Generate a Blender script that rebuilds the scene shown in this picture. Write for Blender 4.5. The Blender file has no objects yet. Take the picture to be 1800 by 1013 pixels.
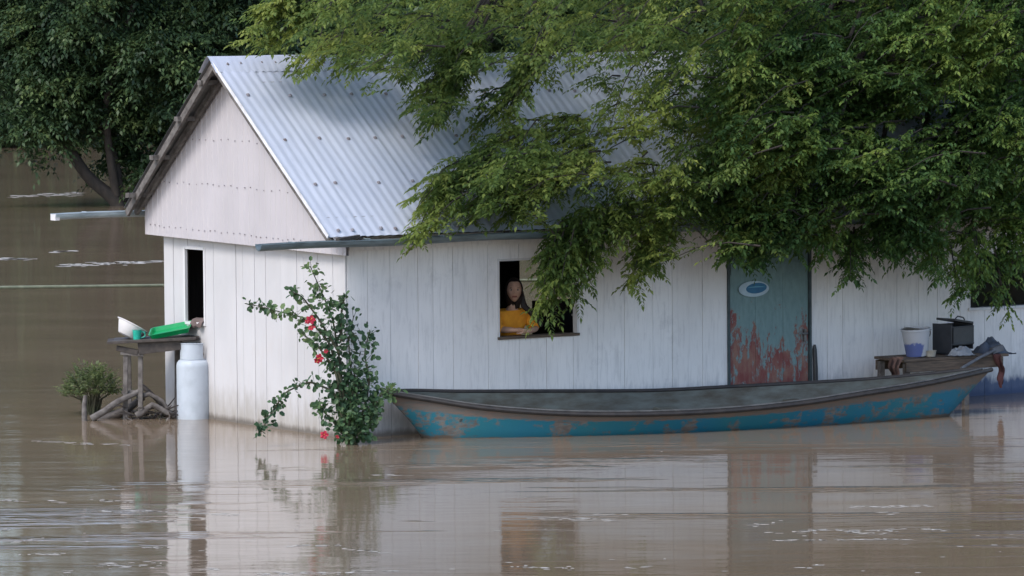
import bpy, math, random
import numpy as np
from mathutils import Vector, Matrix, noise
random.seed(7)
RNG = np.random.default_rng(11)
SC = bpy.context.scene
COL = SC.collection
V = Vector

# ------------------------------------------------------------------ camera
CPOS = V((-20.72591268, -34.06584383, 3.76644479))
FW = V((0.55105884, 0.83232882, -0.05969002))
RT = V((0.8335405, -0.55240608, -0.00759997))
UP = V((0.0392988, 0.04556602, 0.99818803))
FPX = 7609.945
cd = bpy.data.cameras.new('camera')
cam = bpy.data.objects.new('camera', cd)
COL.objects.link(cam)
M = Matrix((RT, UP, -FW)).transposed().to_4x4()
M.translation = CPOS
cam.matrix_world = M
cd.sensor_width = 36
cd.lens = FPX / 1800 * 36
cd.clip_start = 1
cd.clip_end = 3000
SC.camera = cam

# ------------------------------------------------------------------ light
SUN_DIR = V((-0.66, -0.16, 0.70)).normalized()
elev = math.asin(SUN_DIR.z)
azim = math.atan2(SUN_DIR.x, SUN_DIR.y)
w = bpy.data.worlds.new('World')
SC.world = w
w.use_nodes = True
nt = w.node_tree
sky = nt.nodes.new('ShaderNodeTexSky')
sky.sky_type = 'NISHITA'
sky.sun_disc = False
sky.sun_elevation = elev
sky.sun_rotation = azim
sky.air_density = 1.0
sky.dust_density = 1.5
sky.ozone_density = 1.0
bg = nt.nodes['Background']
nt.links.new(sky.outputs[0], bg.inputs[0])
bg.inputs[1].default_value = 0.15
sl = bpy.data.lights.new('sun', 'SUN')
sl.energy = 1.15
sl.angle = math.radians(20)
sl.color = (1.0, 0.97, 0.93)
so = bpy.data.objects.new('sun', sl)
COL.objects.link(so)
so.rotation_euler = SUN_DIR.to_track_quat('Z', 'Y').to_euler()
so.location = (0, 0, 30)
SC.view_settings.view_transform = 'Standard'
SC.view_settings.look = 'None'
SC.view_settings.gamma = 1
SC.view_settings.exposure = 0.98
SC.cycles.max_bounces = 8
SC.cycles.transparent_max_bounces = 8

# ------------------------------------------------------------------ helpers
def ray(px, py):
    return FW + RT * ((px - 900) / FPX) - UP * ((py - 506.5) / FPX)
def on(px, py, ax, v):
    d = ray(px, py)
    return CPOS + d * ((v - CPOS[ax]) / d[ax])
def PD(px, py, dep):
    return CPOS + ray(px, py) * dep
def depth(p):
    return (V(p) - CPOS).dot(FW)

def tag(o, label=None, cat=None, group=None, kind=None):
    if label: o['label'] = label
    if cat: o['category'] = cat
    if group: o['group'] = group
    if kind: o['kind'] = kind
    return o
def empty(name, loc, label, cat, group=None):
    o = bpy.data.objects.new(name, None)
    COL.objects.link(o)
    o.location = loc
    o.empty_display_size = 0.2
    return tag(o, label, cat, group)

class MB:
    """collects shapes; build() links them as ONE mesh object"""
    def __init__(s):
        s.v = []; s.f = []; s.m = []
    def add(s, vs, fs, mi=0):
        b = len(s.v)
        s.v += [tuple(v) for v in vs]
        s.f += [tuple(b + i for i in f) for f in fs]
        s.m += [mi] * len(fs)
    def box(s, c, size, rot=None, mi=0):
        c = V(c); h = V(size) / 2
        R = rot if rot is not None else Matrix.Identity(3)
        vs = [c + R @ V((x * h.x, y * h.y, z * h.z)) for x in (-1, 1) for y in (-1, 1) for z in (-1, 1)]
        s.add(vs, [(0, 1, 3, 2), (4, 6, 7, 5), (0, 4, 5, 1), (2, 3, 7, 6), (0, 2, 6, 4), (1, 5, 7, 3)], mi)
    def bar(s, a, b, wd, th, mi=0, up=V((0, 0, 1))):
        a = V(a); b = V(b); d = (b - a)
        x = d.normalized(); y = up.cross(x).normalized(); z = x.cross(y)
        s.box((a + b) / 2, (d.length, wd, th), Matrix((x, y, z)).transposed(), mi)
    def tube(s, pts, rad, n=8, mi=0, cap=True):
        pts = [V(p) for p in pts]
        if not hasattr(rad, '__len__'): rad = [rad] * len(pts)
        rings = []
        prev = None
        for i, p in enumerate(pts):
            t = (pts[min(i + 1, len(pts) - 1)] - pts[max(i - 1, 0)]).normalized()
            if prev is None:
                a = t.cross(V((0, 0, 1)))
                if a.length < 1e-3: a = t.cross(V((1, 0, 0)))
                a.normalize()
            else:
                a = (prev - t * prev.dot(t)).normalized()
            prev = a
            b = t.cross(a)
            rings.append([p + (a * math.cos(2 * math.pi * k / n) + b * math.sin(2 * math.pi * k / n)) * rad[i] for k in range(n)])
        vs = [q for r in rings for q in r]
        fs = []
        for i in range(len(pts) - 1):
            for k in range(n):
                fs.append((i * n + k, i * n + (k + 1) % n, (i + 1) * n + (k + 1) % n, (i + 1) * n + k))
        if cap:
            fs.append(tuple(range(n))[::-1]); fs.append(tuple((len(pts) - 1) * n + k for k in range(n)))
        s.add(vs, fs, mi)
    def lathe(s, prof, c=(0, 0, 0), n=32, mi=0, rot=None):
        c = V(c); R = rot if rot is not None else Matrix.Identity(3)
        vs = [c + R @ V((r * math.cos(2 * math.pi * k / n), r * math.sin(2 * math.pi * k / n), z)) for r, z in prof for k in range(n)]
        fs = []
        for i in range(len(prof) - 1):
            for k in range(n):
                fs.append((i * n + k, i * n + (k + 1) % n, (i + 1) * n + (k + 1) % n, (i + 1) * n + k))
        s.add(vs, fs, mi)
    def grid(s, P, mi=0):
        nu = len(P); nv = len(P[0])
        fs = [(i * nv + j, (i + 1) * nv + j, (i + 1) * nv + j + 1, i * nv + j + 1) for i in range(nu - 1) for j in range(nv - 1)]
        s.add([p for r in P for p in r], fs, mi)
    def ellipsoid(s, c, r, n=12, mi=0, rot=None, jit=0.0):
        c = V(c); R = rot if rot is not None else Matrix.Identity(3)
        vs = []
        for i in range(n + 1):
            th = math.pi * i / n
            for k in range(2 * n):
                ph = math.pi * k / n
                q = V((math.sin(th) * math.cos(ph), math.sin(th) * math.sin(ph), math.cos(th)))
                f = 1 + jit * noise.noise(q * 2.3 + c * 3)
                vs.append(c + R @ V((q.x * r[0] * f, q.y * r[1] * f, q.z * r[2] * f)))
        m = 2 * n
        fs = [(i * m + k, (i + 1) * m + k, (i + 1) * m + (k + 1) % m, i * m + (k + 1) % m) for i in range(n) for k in range(m)]
        s.add(vs, fs, mi)
    def build(s, name, mats, parent=None, smooth=False, bevel=0, loc=None):
        me = bpy.data.meshes.new(name)
        vs = s.v
        off = V((0, 0, 0))
        if parent is not None:
            off = V(parent.matrix_basis.translation)
            q = parent.parent
            while q is not None:
                off = off + V(q.matrix_basis.translation); q = q.parent
        elif loc is not None:
            off = V(loc)
        vs = [(a - off.x, b - off.y, c - off.z) for a, b, c in vs]
        me.from_pydata(vs, [], s.f)
        if not isinstance(mats, (list, tuple)): mats = [mats]
        for m in mats: me.materials.append(m)
        me.polygons.foreach_set('material_index', s.m)
        if smooth:
            me.polygons.foreach_set('use_smooth', [True] * len(me.polygons))
        me.validate(); me.update()
        o = bpy.data.objects.new(name, me)
        COL.objects.link(o)
        if parent is not None: o.parent = parent
        elif loc is not None: o.location = loc
        if smooth and bevel == 0:
            try: me.set_sharp_from_angle(angle=math.radians(40))
            except Exception: pass
        if bevel:
            b = o.modifiers.new('bevel', 'BEVEL'); b.width = bevel; b.segments = 2; b.limit_method = 'ANGLE'
        return o

def npmesh(name, verts, quads, mat, parent=None, loc=(0, 0, 0)):
    off = np.array(loc, dtype=np.float32)
    if parent is not None: off = np.array(parent.location, dtype=np.float32)
    me = bpy.data.meshes.new(name)
    nv = len(verts); nf = len(quads)
    me.vertices.add(nv); me.vertices.foreach_set('co', (verts.astype(np.float32) - off).ravel())
    me.loops.add(nf * 4); me.loops.foreach_set('vertex_index', quads.astype(np.int32).ravel())
    me.polygons.add(nf)
    me.polygons.foreach_set('loop_start', np.arange(0, nf * 4, 4, dtype=np.int32))
    me.polygons.foreach_set('loop_total', np.full(nf, 4, dtype=np.int32))
    me.update(calc_edges=True)
    me.materials.append(mat)
    o = bpy.data.objects.new(name, me)
    COL.objects.link(o)
    if parent is not None: o.parent = parent
    else: o.location = loc
    return o

# ------------------------------------------------------------------ materials
class NT:
    def __init__(s, name):
        s.m = bpy.data.materials.new(name); s.m.use_nodes = True
        s.t = s.m.node_tree; s.b = s.t.nodes['Principled BSDF']
        s._co = None
    def n(s, t, **k):
        q = s.t.nodes.new(t)
        for a, b in k.items(): setattr(q, a, b)
        return q
    def l(s, a, b): s.t.links.new(a, b)
    def co(s, scale=(1, 1, 1), rot=(0, 0, 0)):
        g = s.n('ShaderNodeNewGeometry')
        mp = s.n('ShaderNodeMapping')
        mp.inputs['Scale'].default_value = scale; mp.inputs['Rotation'].default_value = rot
        s.l(g.outputs['Position'], mp.inputs['Vector'])
        return mp.outputs[0]
    def noise(s, scale, stretch=(1, 1, 1), detail=4, rough=.55, dist=0):
        q = s.n('ShaderNodeTexNoise')
        q.inputs['Scale'].default_value = scale; q.inputs['Detail'].default_value = detail
        q.inputs['Roughness'].default_value = rough; q.inputs['Distortion'].default_value = dist
        s.l(s.co(stretch), q.inputs['Vector'])
        return q.outputs['Fac']
    def ramp(s, fac, lo, hi, inv=False):
        q = s.n('ShaderNodeMapRange')
        q.inputs['From Min'].default_value = lo; q.inputs['From Max'].default_value = hi
        if inv:
            q.inputs['To Min'].default_value = 1; q.inputs['To Max'].default_value = 0
        s.l(fac, q.inputs['Value'])
        return q.outputs[0]
    def math(s, op, a, b):
        q = s.n('ShaderNodeMath', operation=op)
        for i, x in enumerate((a, b)):
            if isinstance(x, (int, float)): q.inputs[i].default_value = x
            else: s.l(x, q.inputs[i])
        return q.outputs[0]
    def mix(s, fac, a, b):
        q = s.n('ShaderNodeMix', data_type='RGBA')
        for i, x in ((0, fac), (6, a), (7, b)):
            if isinstance(x, (int, float)): q.inputs[i].default_value = x
            elif isinstance(x, tuple): q.inputs[i].default_value = (*x, 1)
            else: s.l(x, q.inputs[i])
        return q.outputs[2]
    def z(s):
        g = s.n('ShaderNodeNewGeometry'); x = s.n('ShaderNodeSeparateXYZ')
        s.l(g.outputs['Position'], x.inputs[0]); return x.outputs
    def attr(s, name):
        a = s.n('ShaderNodeAttribute'); a.attribute_name = name; return a.outputs['Fac']
    def bump(s, h, strength=.3, dist=.01):
        q = s.n('ShaderNodeBump'); q.inputs['Strength'].default_value = strength; q.inputs['Distance'].default_value = dist
        s.l(h, q.inputs['Height']); s.l(q.outputs[0], s.b.inputs['Normal']); return q
    def out(s, col, rough=.6, metal=0, spec=.4):
        i = s.b.inputs
        if isinstance(col, tuple): i['Base Color'].default_value = (*col, 1)
        else: s.l(col, i['Base Color'])
        if isinstance(rough, (int, float)): i['Roughness'].default_value = rough
        else: s.l(rough, i['Roughness'])
        i['Metallic'].default_value = metal
        i['Specular IOR Level'].default_value = spec
        return s.m

def simple(name, a, b=None, rough=.6, metal=0, scale=8, stretch=(1, 1, 1), bump=0, spec=.4, lo=.35, hi=.65):
    t = NT(name)
    f = t.noise(scale, stretch, 5, .6)
    if b is None: b = tuple(x * .75 for x in a)
    c = t.mix(t.ramp(f, lo, hi), a, b)
    if bump: t.bump(f, bump, .01)
    return t.out(c, rough, metal, spec)

def paint_wood(name, base, dirt, edge, low=None, blue=False):
    """old white paint on boards: streaks, grain, scuffs, splash stain at the bottom"""
    t = NT(name)
    g = t.noise(6, (5, 5, .5), 6, .68, .5)
    big = t.noise(1.6, (1, 1, .6), 4, .6)
    c = t.mix(t.ramp(big, .35, .7), base, tuple(x * .86 for x in base))
    c = t.mix(t.math('MULTIPLY', t.ramp(g, .50, .78), .5), c, dirt)
    sc = t.noise(22, (1.6, 1.6, .5), 6, .7)
    c = t.mix(t.math('MULTIPLY', t.ramp(sc, .66, .74), .6), c, edge)
    # each board its own tone
    isl = t.n('ShaderNodeNewGeometry').outputs['Random Per Island']
    c = t.mix(t.math('MULTIPLY', isl, .22), c, tuple(x * .7 for x in base))
    z = t.z()[2]
    nz = t.noise(5, (2.4, 2.4, .6), 5, .65)
    zz = t.math('ADD', z, t.math('MULTIPLY', t.math('SUBTRACT', nz, .5), .6))
    st = t.ramp(zz, .04, .36, True)
    tide = t.ramp(t.math('ADD', z, t.math('MULTIPLY', t.math('SUBTRACT', nz, .5), .10)), .02, .07, True)
    blot = t.noise(2.3, (1, 1, .8), 6, .7)
    c = t.mix(t.math('MULTIPLY', t.ramp(blot, .58, .72), .35), c, dirt)
    c = t.mix(t.math('MULTIPLY', st, .7), c, low or (.17, .16, .15))
    c = t.mix(t.math('MULTIPLY', tide, .75), c, (.085, .07, .055))
    if blue:
        x_ = t.z()[0]
        zb_ = t.ramp(t.math('ADD', z, t.math('MULTIPLY', t.math('SUBTRACT', nz, .5), .22)), .13, .19, True)
        c = t.mix(t.math('MULTIPLY', t.math('MULTIPLY', zb_, t.ramp(x_, 6.5, 6.9)), .85), c, (.03, .06, .15))
    t.bump(g, .25, .004)
    return t.out(c, .62, 0, .3)

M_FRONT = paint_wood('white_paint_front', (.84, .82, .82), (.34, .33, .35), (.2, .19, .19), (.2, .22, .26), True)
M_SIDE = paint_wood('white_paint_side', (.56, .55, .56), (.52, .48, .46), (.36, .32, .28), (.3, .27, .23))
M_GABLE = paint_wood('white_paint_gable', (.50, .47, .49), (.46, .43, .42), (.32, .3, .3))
M_TRIM = paint_wood('white_trim', (.68, .67, .68), (.4, .37, .34), (.25, .2, .16))
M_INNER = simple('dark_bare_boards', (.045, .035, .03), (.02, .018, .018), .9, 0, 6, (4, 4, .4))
M_NAIL = simple('rusty_nail', (.20, .17, .17), (.30, .29, .32), .6)
M_WOODG = simple('weathered_timber', (.17, .155, .145), (.08, .07, .065), .85, 0, 14, (1, 1, 1), .4)
M_WOODD = simple('dark_wet_timber', (.075, .062, .055), (.035, .03, .028), .6, 0, 14, (1, 1, 1), .4)
M_WOODB = simple('brown_board', (.13, .095, .07), (.06, .045, .035), .8, 0, 10, (.6, 3, 6), .3)

t = NT('zinc_roof')
n1 = t.noise(2.2, (2.2, .5, .5), 5, .6); n2 = t.noise(30, (1, .12, .12), 4, .6)
c = t.mix(t.ramp(n1, .35, .7), (.62, .655, .76), (.54, .58, .69))
c = t.mix(t.math('MULTIPLY', t.ramp(n2, .5, .8), .4), c, (.40, .42, .48))
n3 = t.noise(1.1, (1, 1, 1), 6, .7)
c = t.mix(t.math('MULTIPLY', t.ramp(n3, .62, .75), .35), c, (.34, .33, .32))
M_ROOF = t.out(c, .5, .25, .4)
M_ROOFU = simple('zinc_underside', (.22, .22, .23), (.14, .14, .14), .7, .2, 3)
M_GUT = simple('grey_green_gutter', (.20, .25, .27), (.12, .15, .16), .5, .3, 5, (1, 4, 4))
M_GUTL = simple('pale_gutter', (.5, .58, .62), (.3, .36, .4), .45, .3, 5, (1, 4, 4))

# door: teal paint with red-rust patches low down
t = NT('teal_door_paint')
z = t.z()[2]
big = t.noise(2.6, (1.7, 1, .9), 7, .75, .4)
fine = t.noise(14, (1.6, 1, .5), 6, .7)
c = t.mix(t.ramp(fine, .35, .7), (.185, .285, .29), (.13, .205, .215))
v = t.math('ADD', t.math('ADD', big, t.math('MULTIPLY', fine, .30)), t.math('MULTIPLY', t.ramp(z, .35, 1.25, True), .30))
mk = t.math('MULTIPLY', t.ramp(v, .83, .865), t.ramp(t.noise(7, (1.5, 1, .5), 5, .7), .40, .46))
red = t.mix(t.ramp(t.noise(12, (1, 1, .4), 5, .6), .4, .62), (.20, .035, .03), (.26, .12, .085))
c = t.mix(t.math('MULTIPLY', mk, .9), c, red)
M_DOOR = t.out(c, .6, 0, .35)

def leafmat(name, cols, trans=.35, rough=.5):
    t = NT(name)
    g = t.n('ShaderNodeNewGeometry').outputs['Random Per Island']
    big = t.noise(1.3, (1, 1, 1), 3, .6)
    f = t.math('ADD', t.math('MULTIPLY', g, .38), t.math('MULTIPLY', t.ramp(big, .36, .66), .62))
    cr = t.n('ShaderNodeValToRGB')
    e = cr.color_ramp.elements
    e[0].position = .1; e[0].color = (*cols[0], 1)
    e[1].position = .95; e[1].color = (*cols[-1], 1)
    for i, cc in enumerate(cols[1:-1]):
        q = e.new(.1 + .85 * (i + 1) / (len(cols) - 1)); q.color = (*cc, 1)
    t.l(f, cr.inputs[0])
    c = cr.outputs[0]
    t.out(c, rough, 0, .35)
    tr = t.n('ShaderNodeBsdfTranslucent'); t.l(c, tr.inputs[0])
    mx = t.n('ShaderNodeMixShader'); mx.inputs[0].default_value = trans
    t.l(t.b.outputs[0], mx.inputs[1]); t.l(tr.outputs[0], mx.inputs[2])
    t.l(mx.outputs[0], t.t.nodes['Material Output'].inputs[0])
    return t.m
M_LEAF = leafmat('tree_leaf', [(.045, .10, .034), (.082, .155, .042), (.145, .225, .05), (.25, .32, .07)], .45)
M_LEAFY = leafmat('yellow_green_leaf', [(.07, .125, .036), (.125, .19, .045), (.21, .265, .06), (.34, .38, .085)], .5)  # palette from mid green up to bright yellow-green
M_LEAFB = leafmat('dark_tree_leaf', [(.022, .045, .026), (.036, .07, .03), (.062, .105, .038), (.15, .20, .07)], .3)
M_LEAFS = leafmat('shrub_leaf', [(.035, .08, .04), (.06, .12, .055), (.11, .18, .075), (.19, .26, .1)], .3)
M_LEAFW = leafmat('bush_leaf', [(.12, .16, .07), (.20, .24, .09), (.30, .33, .14)], .4)
M_BARK = simple('bark', (.05, .04, .033), (.028, .024, .021), .9, 0, 12, (1, 1, .4), .6)
M_STEM = simple('green_brown_stem', (.08, .085, .045), (.05, .045, .03), .8)

# ------------------------------------------------------------------ water
t = NT('muddy_water')
g = t.n('ShaderNodeNewGeometry')
def wn(scale, stretch, detail, rough=.5, dist=0):
    mp = t.n('ShaderNodeMapping'); mp.inputs['Rotation'].default_value = (0, 0, math.radians(33.5))
    m2 = t.n('ShaderNodeMapping'); m2.inputs['Scale'].default_value = stretch
    t.l(g.outputs['Position'], mp.inputs[0]); t.l(mp.outputs[0], m2.inputs[0])
    q = t.n('ShaderNodeTexNoise'); q.inputs['Scale'].default_value = scale; q.inputs['Detail'].default_value = detail; q.inputs['Roughness'].default_value = rough
    q.inputs['Distortion'].default_value = dist
    t.l(m2.outputs[0], q.inputs['Vector']); return q.outputs['Fac']
a = wn(1.5, (.4, 1, 1), 2)
b = wn(8, (.4, 1, 1), 3)
fine = wn(26, (.35, 1, 1), 2)
patch = t.ramp(wn(.35, (.6, 1, 1), 2), .4, .65)
# cat's paws: narrow streaks where the current breaks into steep little wavelets
paw = t.ramp(wn(.55, (.22, 1.6, 1), 5, .65, .6), .55, .66)
# the current only breaks in the open water in front of the house
m3 = t.n('ShaderNodeSeparateXYZ'); t.l(g.outputs['Position'], m3.inputs[0])
ahead = t.ramp(t.math('ADD', t.math('MULTIPLY', m3.outputs[0], .55), t.math('MULTIPLY', m3.outputs[1], .83)), .5, -2.5)
paw = t.math('MULTIPLY', paw, t.math('MULTIPLY', ahead, 1.0))
h = t.math('ADD', t.math('MULTIPLY', a, .6), t.math('MULTIPLY', t.math('MULTIPLY', b, .16), t.math('ADD', .35, patch)))
h = t.math('ADD', h, t.math('MULTIPLY', fine, .035))
h = t.math('ADD', h, t.math('MULTIPLY', t.math('MULTIPLY', wn(11, (.3, 1, 1), 2), 2.0), paw))
t.bump(h, .4, .026)
silt = t.mix(t.ramp(wn(.25, (.3, 1, 1), 5, .6, .8), .35, .65), (.225, .165, .112), (.18, .134, .092))
swirl = t.ramp(wn(1.2, (.15, 1, 1), 5, .65, 1.2), .5, .75)
silt = t.mix(t.math('MULTIPLY', swirl, .35), silt, (.34, .26, .19))
M_WATER = t.out(silt, .055, 0, .5)
t.b.inputs['IOR'].default_value = 1.33
mb = MB()
mb.add([(-400, -120, 0), (600, -120, 0), (600, 900, 0), (-400, 900, 0)], [(0, 1, 2, 3)])
water = mb.build('river_water', M_WATER); tag(water, kind='structure')

# ------------------------------------------------------------------ house
WY = 3.46; LX = 9.6
house = empty('wooden_house', (0, 0, 0), 'small white plank house with zinc roof standing in brown flood water', 'house')

def planks(mb, plane, u0, u1, z0, z1fn, wd, th, holes, seed, gap=.004, depth0=0.0):
    """vertical boards; plane 'x' runs along X at y=depth0, plane 'y' along Y at x=depth0"""
    r = random.Random(seed)
    u = u0
    while u < u1 - .02:
        wv = wd * r.uniform(.6, 1.45)
        e = min(u + wv, u1)
        if u1 - e < .06: e = u1
        cuts = sorted({u, e, *[hh[0] for hh in holes if u < hh[0] < e], *[hh[1] for hh in holes if u < hh[1] < e]})
        off = r.uniform(0, .004)
        for a, b in zip(cuts, cuts[1:]):
            m = (a + b) / 2
            segs = [(z0, z1fn(m))]
            for hh in holes:
                if hh[0] < m < hh[1]:
                    ns = []
                    for s0, s1 in segs:
                        if hh[2] > s0: ns.append((s0, min(s1, hh[2])))
                        if hh[3] < s1: ns.append((max(s0, hh[3]), s1))
                    segs = ns
            ga = gap if a == u else 0
            for s0, s1 in segs:
                if s1 - s0 < .01: continue
                if plane == 'x':
                    mb.box(((a + ga + b) / 2, depth0 - off + th / 2, (s0 + s1) / 2), (b - a - ga, th, s1 - s0))
                else:
                    mb.box((depth0 - off + th / 2, (a + ga + b) / 2, (s0 + s1) / 2), (th, b - a - ga, s1 - s0))
        u = e

WIN = (1.68, 2.57, .865, 1.585)
DOOR = (4.345, 5.37, -.3, 1.62)
RWIN = (7.41, 8.5, .90, 1.45)
SWIN = (2.655, 3.04, .93, 1.645)
BWIN = (4.2, 5.3, .5, 1.50)
mb = MB()
planks(mb, 'x', 0.004, LX, -.4, lambda u: 1.86, .27, .02, [WIN, DOOR, RWIN], 3)
wall = mb.build('front_wall', M_FRONT, house)
# dark inner lining behind the gaps
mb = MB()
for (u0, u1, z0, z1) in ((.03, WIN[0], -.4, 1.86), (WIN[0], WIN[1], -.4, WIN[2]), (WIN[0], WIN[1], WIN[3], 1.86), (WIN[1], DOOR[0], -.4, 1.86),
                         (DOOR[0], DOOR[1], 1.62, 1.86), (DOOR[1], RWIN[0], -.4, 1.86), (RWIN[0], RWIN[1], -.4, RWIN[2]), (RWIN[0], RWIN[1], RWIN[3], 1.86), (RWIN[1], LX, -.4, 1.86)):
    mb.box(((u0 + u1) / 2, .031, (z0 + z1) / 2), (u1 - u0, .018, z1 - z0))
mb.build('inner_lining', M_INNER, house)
mb = MB()
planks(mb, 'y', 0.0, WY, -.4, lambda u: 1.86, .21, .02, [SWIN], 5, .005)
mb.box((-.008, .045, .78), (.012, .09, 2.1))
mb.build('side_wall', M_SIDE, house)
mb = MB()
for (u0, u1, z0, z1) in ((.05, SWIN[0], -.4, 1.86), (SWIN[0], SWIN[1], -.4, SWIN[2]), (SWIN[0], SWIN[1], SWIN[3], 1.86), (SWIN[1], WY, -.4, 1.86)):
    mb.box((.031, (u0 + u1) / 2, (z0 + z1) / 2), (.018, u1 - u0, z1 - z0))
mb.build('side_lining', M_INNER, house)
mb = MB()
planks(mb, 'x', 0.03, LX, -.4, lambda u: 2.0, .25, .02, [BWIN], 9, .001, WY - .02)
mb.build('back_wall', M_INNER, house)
mb = MB()
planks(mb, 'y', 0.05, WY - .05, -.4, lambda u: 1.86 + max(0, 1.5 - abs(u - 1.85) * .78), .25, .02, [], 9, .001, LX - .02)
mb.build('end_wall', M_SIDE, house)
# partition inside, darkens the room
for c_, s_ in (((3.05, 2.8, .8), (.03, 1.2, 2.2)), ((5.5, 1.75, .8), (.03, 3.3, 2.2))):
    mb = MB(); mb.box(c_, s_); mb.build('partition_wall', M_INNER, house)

RYD, RZ = 1.85, 3.5     # ridge
FY, FZ = -.30, 1.885    # front eave
BY, BZ = 3.78, 2.03     # back eave
def roof_sheet(y0, z0, y1, z1, xl0, xl1, xr, pitch=.095, amp=.0028, nrow=9):
    nx = int((xr - min(xl0, xl1)) / pitch * 6)
    d = V((0, y1 - y0, z1 - z0)).normalized()
    nrm = V((0, -d.z, d.y)) if d.y > 0 else V((0, d.z, -d.y))
    P = []
    for j in range(nrow + 1):
        s = j / nrow
        xl = xl0 + (xl1 - xl0) * s
        row = []
        for i in range(nx + 1):
            x = xl + (xr - xl) * i / nx
            sheet = int((x + 5) / .84)
            lap = .004 * ((x + 5) / .84 - sheet)
            sag = .012 * math.sin(x * 1.3 + s * 3) * math.sin(math.pi * s)
            o = nrm * (amp * math.cos(2 * math.pi * x / pitch) + lap + sag)
            row.append(V((x, y0 + (y1 - y0) * s, z0 + (z1 - z0) * s)) + o)
        P.append(row)
    return P, nrm
roof_mb = MB()
Pf, nf_ = roof_sheet(FY, FZ, RYD, RZ, -.37, -.37, LX + .35)
roof_mb.grid(Pf, 0)
Pb, nb_ = roof_sheet(BY, BZ, RYD, RZ, -.27, -.37, LX + .35)
roof_mb.grid(Pb, 0)
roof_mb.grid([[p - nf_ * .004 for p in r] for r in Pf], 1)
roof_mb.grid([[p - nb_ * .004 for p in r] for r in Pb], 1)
rnd = random.Random(4)
# screws with washers and a rust ring
for s, dx, jit in ((.03, .21, .02), (.28, .34, .03), (.53, .34, .03), (.78, .36, .03), (.965, .152, .01)):
    x = -.25 + rnd.uniform(0, .1)
    while x < LX:
        xx = round(x / .076) * .076 + rnd.uniform(-.006, .006)
        y = FY + (RYD - FY) * (s + rnd.uniform(-.006, .006)); z = FZ + (RZ - FZ) * s
        p = V((xx, y, FZ + (RZ - FZ) * (y - FY) / (RYD - FY))) + nf_ * .016
        R = nf_.to_track_quat('Z', 'Y').to_matrix()
        roof_mb.lathe([(0, .012), (.01, .012), (.011, .003), (.02, .002), (.02, -.004)], p, 8, 2, R)
        x += dx * rnd.uniform(.75, 1.25)
roof = roof_mb.build('roof', [M_ROOF, M_ROOFU, M_NAIL], house, True)
# ridge cap with scalloped lower edges
mb = MB()
R1 = []; N = 500
for row in range(5):
    r = []
    for i in range(N + 1):
        x = -.40 + (LX + .8) * i / N
        sc_ = .012 * abs(math.cos(math.pi * x / .076))
        lift = .012 * noise.noise(V((x * 1.1, 0, 3)))
        if row == 0: q = V((x, RYD - .17, RZ - .115 - sc_ + lift))
        elif row == 1: q = V((x, RYD - .03, RZ + .016 + lift))
        elif row == 2: q = V((x, RYD, RZ + .032 + lift))
        elif row == 3: q = V((x, RYD + .03, RZ + .016 + lift))
        else: q = V((x, RYD + .17, RZ - .115 - sc_ + lift))
        r.append(q)
    R1.append(r)
mb.grid(R1)
mb.build('ridge_cap', M_ROOF, roof, True)
# rake timbers and purlins under the overhang
mb = MB()
for (y0, z0) in ((FY + .06, FZ), (BY - .03, BZ)):
    xr = -.30 if y0 < 1 else -.25
    mb.bar((xr, y0, z0 - .055), (-.33, RYD, RZ - .055), .03, .07)
    mb.bar((-.15, y0, z0 - .05), (-.15, RYD, RZ - .05), .04, .06)
for s in (.12, .38, .64, .88):
    y = BY + (RYD - BY) * s; z = BZ + (RZ - BZ) * s
    mb.bar((-.36, y, z - .045), (.25, y, z - .045), .07, .045)
    y = FY + (RYD - FY) * s; z = FZ + (RZ - FZ) * s
    mb.bar((-.30, y, z - .045), (.25, y, z - .045), .07, .045)
mb.build('rake_timber', M_WOODG, house)
mb = MB()
mb.bar((-.375, FY, FZ + .004), (-.375, RYD - .05, RZ - .03), .008, .035)  # added white strip, paints in the light caught along the sheet edge
mb.build('lit_edge_strip', simple('lit_edge_white', (.74, .74, .76), (.55, .54, .55), .5), roof)
# rafters inside
for k in range(9):
    x = .6 + k * 1.1
    for y_, z_ in ((FY + .1, FZ - .06), (BY - .1, BZ - .06)):
        mb = MB(); mb.bar((x, y_, z_), (x, RYD, RZ - .07), .05, .08); mb.build('rafter', M_WOODD, house)

# gable sheeting: fine ribbed white boards, proud of the wall
def gz(y):
    return (FZ + (RZ - FZ) * (y - FY) / (RYD - FY) if y < RYD else BZ + (RZ - BZ) * (BY - y) / (BY - RYD)) - .035
mb = MB()
GY0, GY1, GX = -.16, 3.66, -.10
ys = np.arange(GY0, GY1, .0125)
rowb, rowt = [], []
for y in ys:
    k = (y % .1) / .1
    x = GX - (.006 if k < .14 else 0) + .006 * noise.noise(V((y * 1.2, 2, 0)))
    zb = 1.735 + .03 * (y - 1.8) / 1.8
    if int(y / .83) % 2: x -= .004
    rowb.append(V((x, y, zb))); rowt.append(V((x, y, max(gz(y), zb + .01))))
mb.grid([rowb, rowt])
mb.grid([[p + V((.03, 0, 0)) for p in rowt], [p + V((.03, 0, 0)) for p in rowb]])
mb.grid([[p + V((.03, 0, 0)) for p in rowb], rowb])
mb.box((GX + .015, GY1 - .006, (1.76 + gz(GY1)) / 2), (.034, .012, gz(GY1) - 1.77))
r = random.Random(2)
for zr, st in ((1.83, .105), (2.28, .13), (2.72, .15)):
    y = GY0 + .08
    while y < GY1 - .06:
        if gz(y) > zr + .05:
            mb.box((GX - .007, y, zr + r.uniform(-.012, .012) + .03 * (y - 1.8) / 1.8), (.008, .011, .011), None, 1)
        y += st * r.uniform(.8, 1.2)
gab = mb.build('gable_cladding', [M_GABLE, M_NAIL], house)

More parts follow.
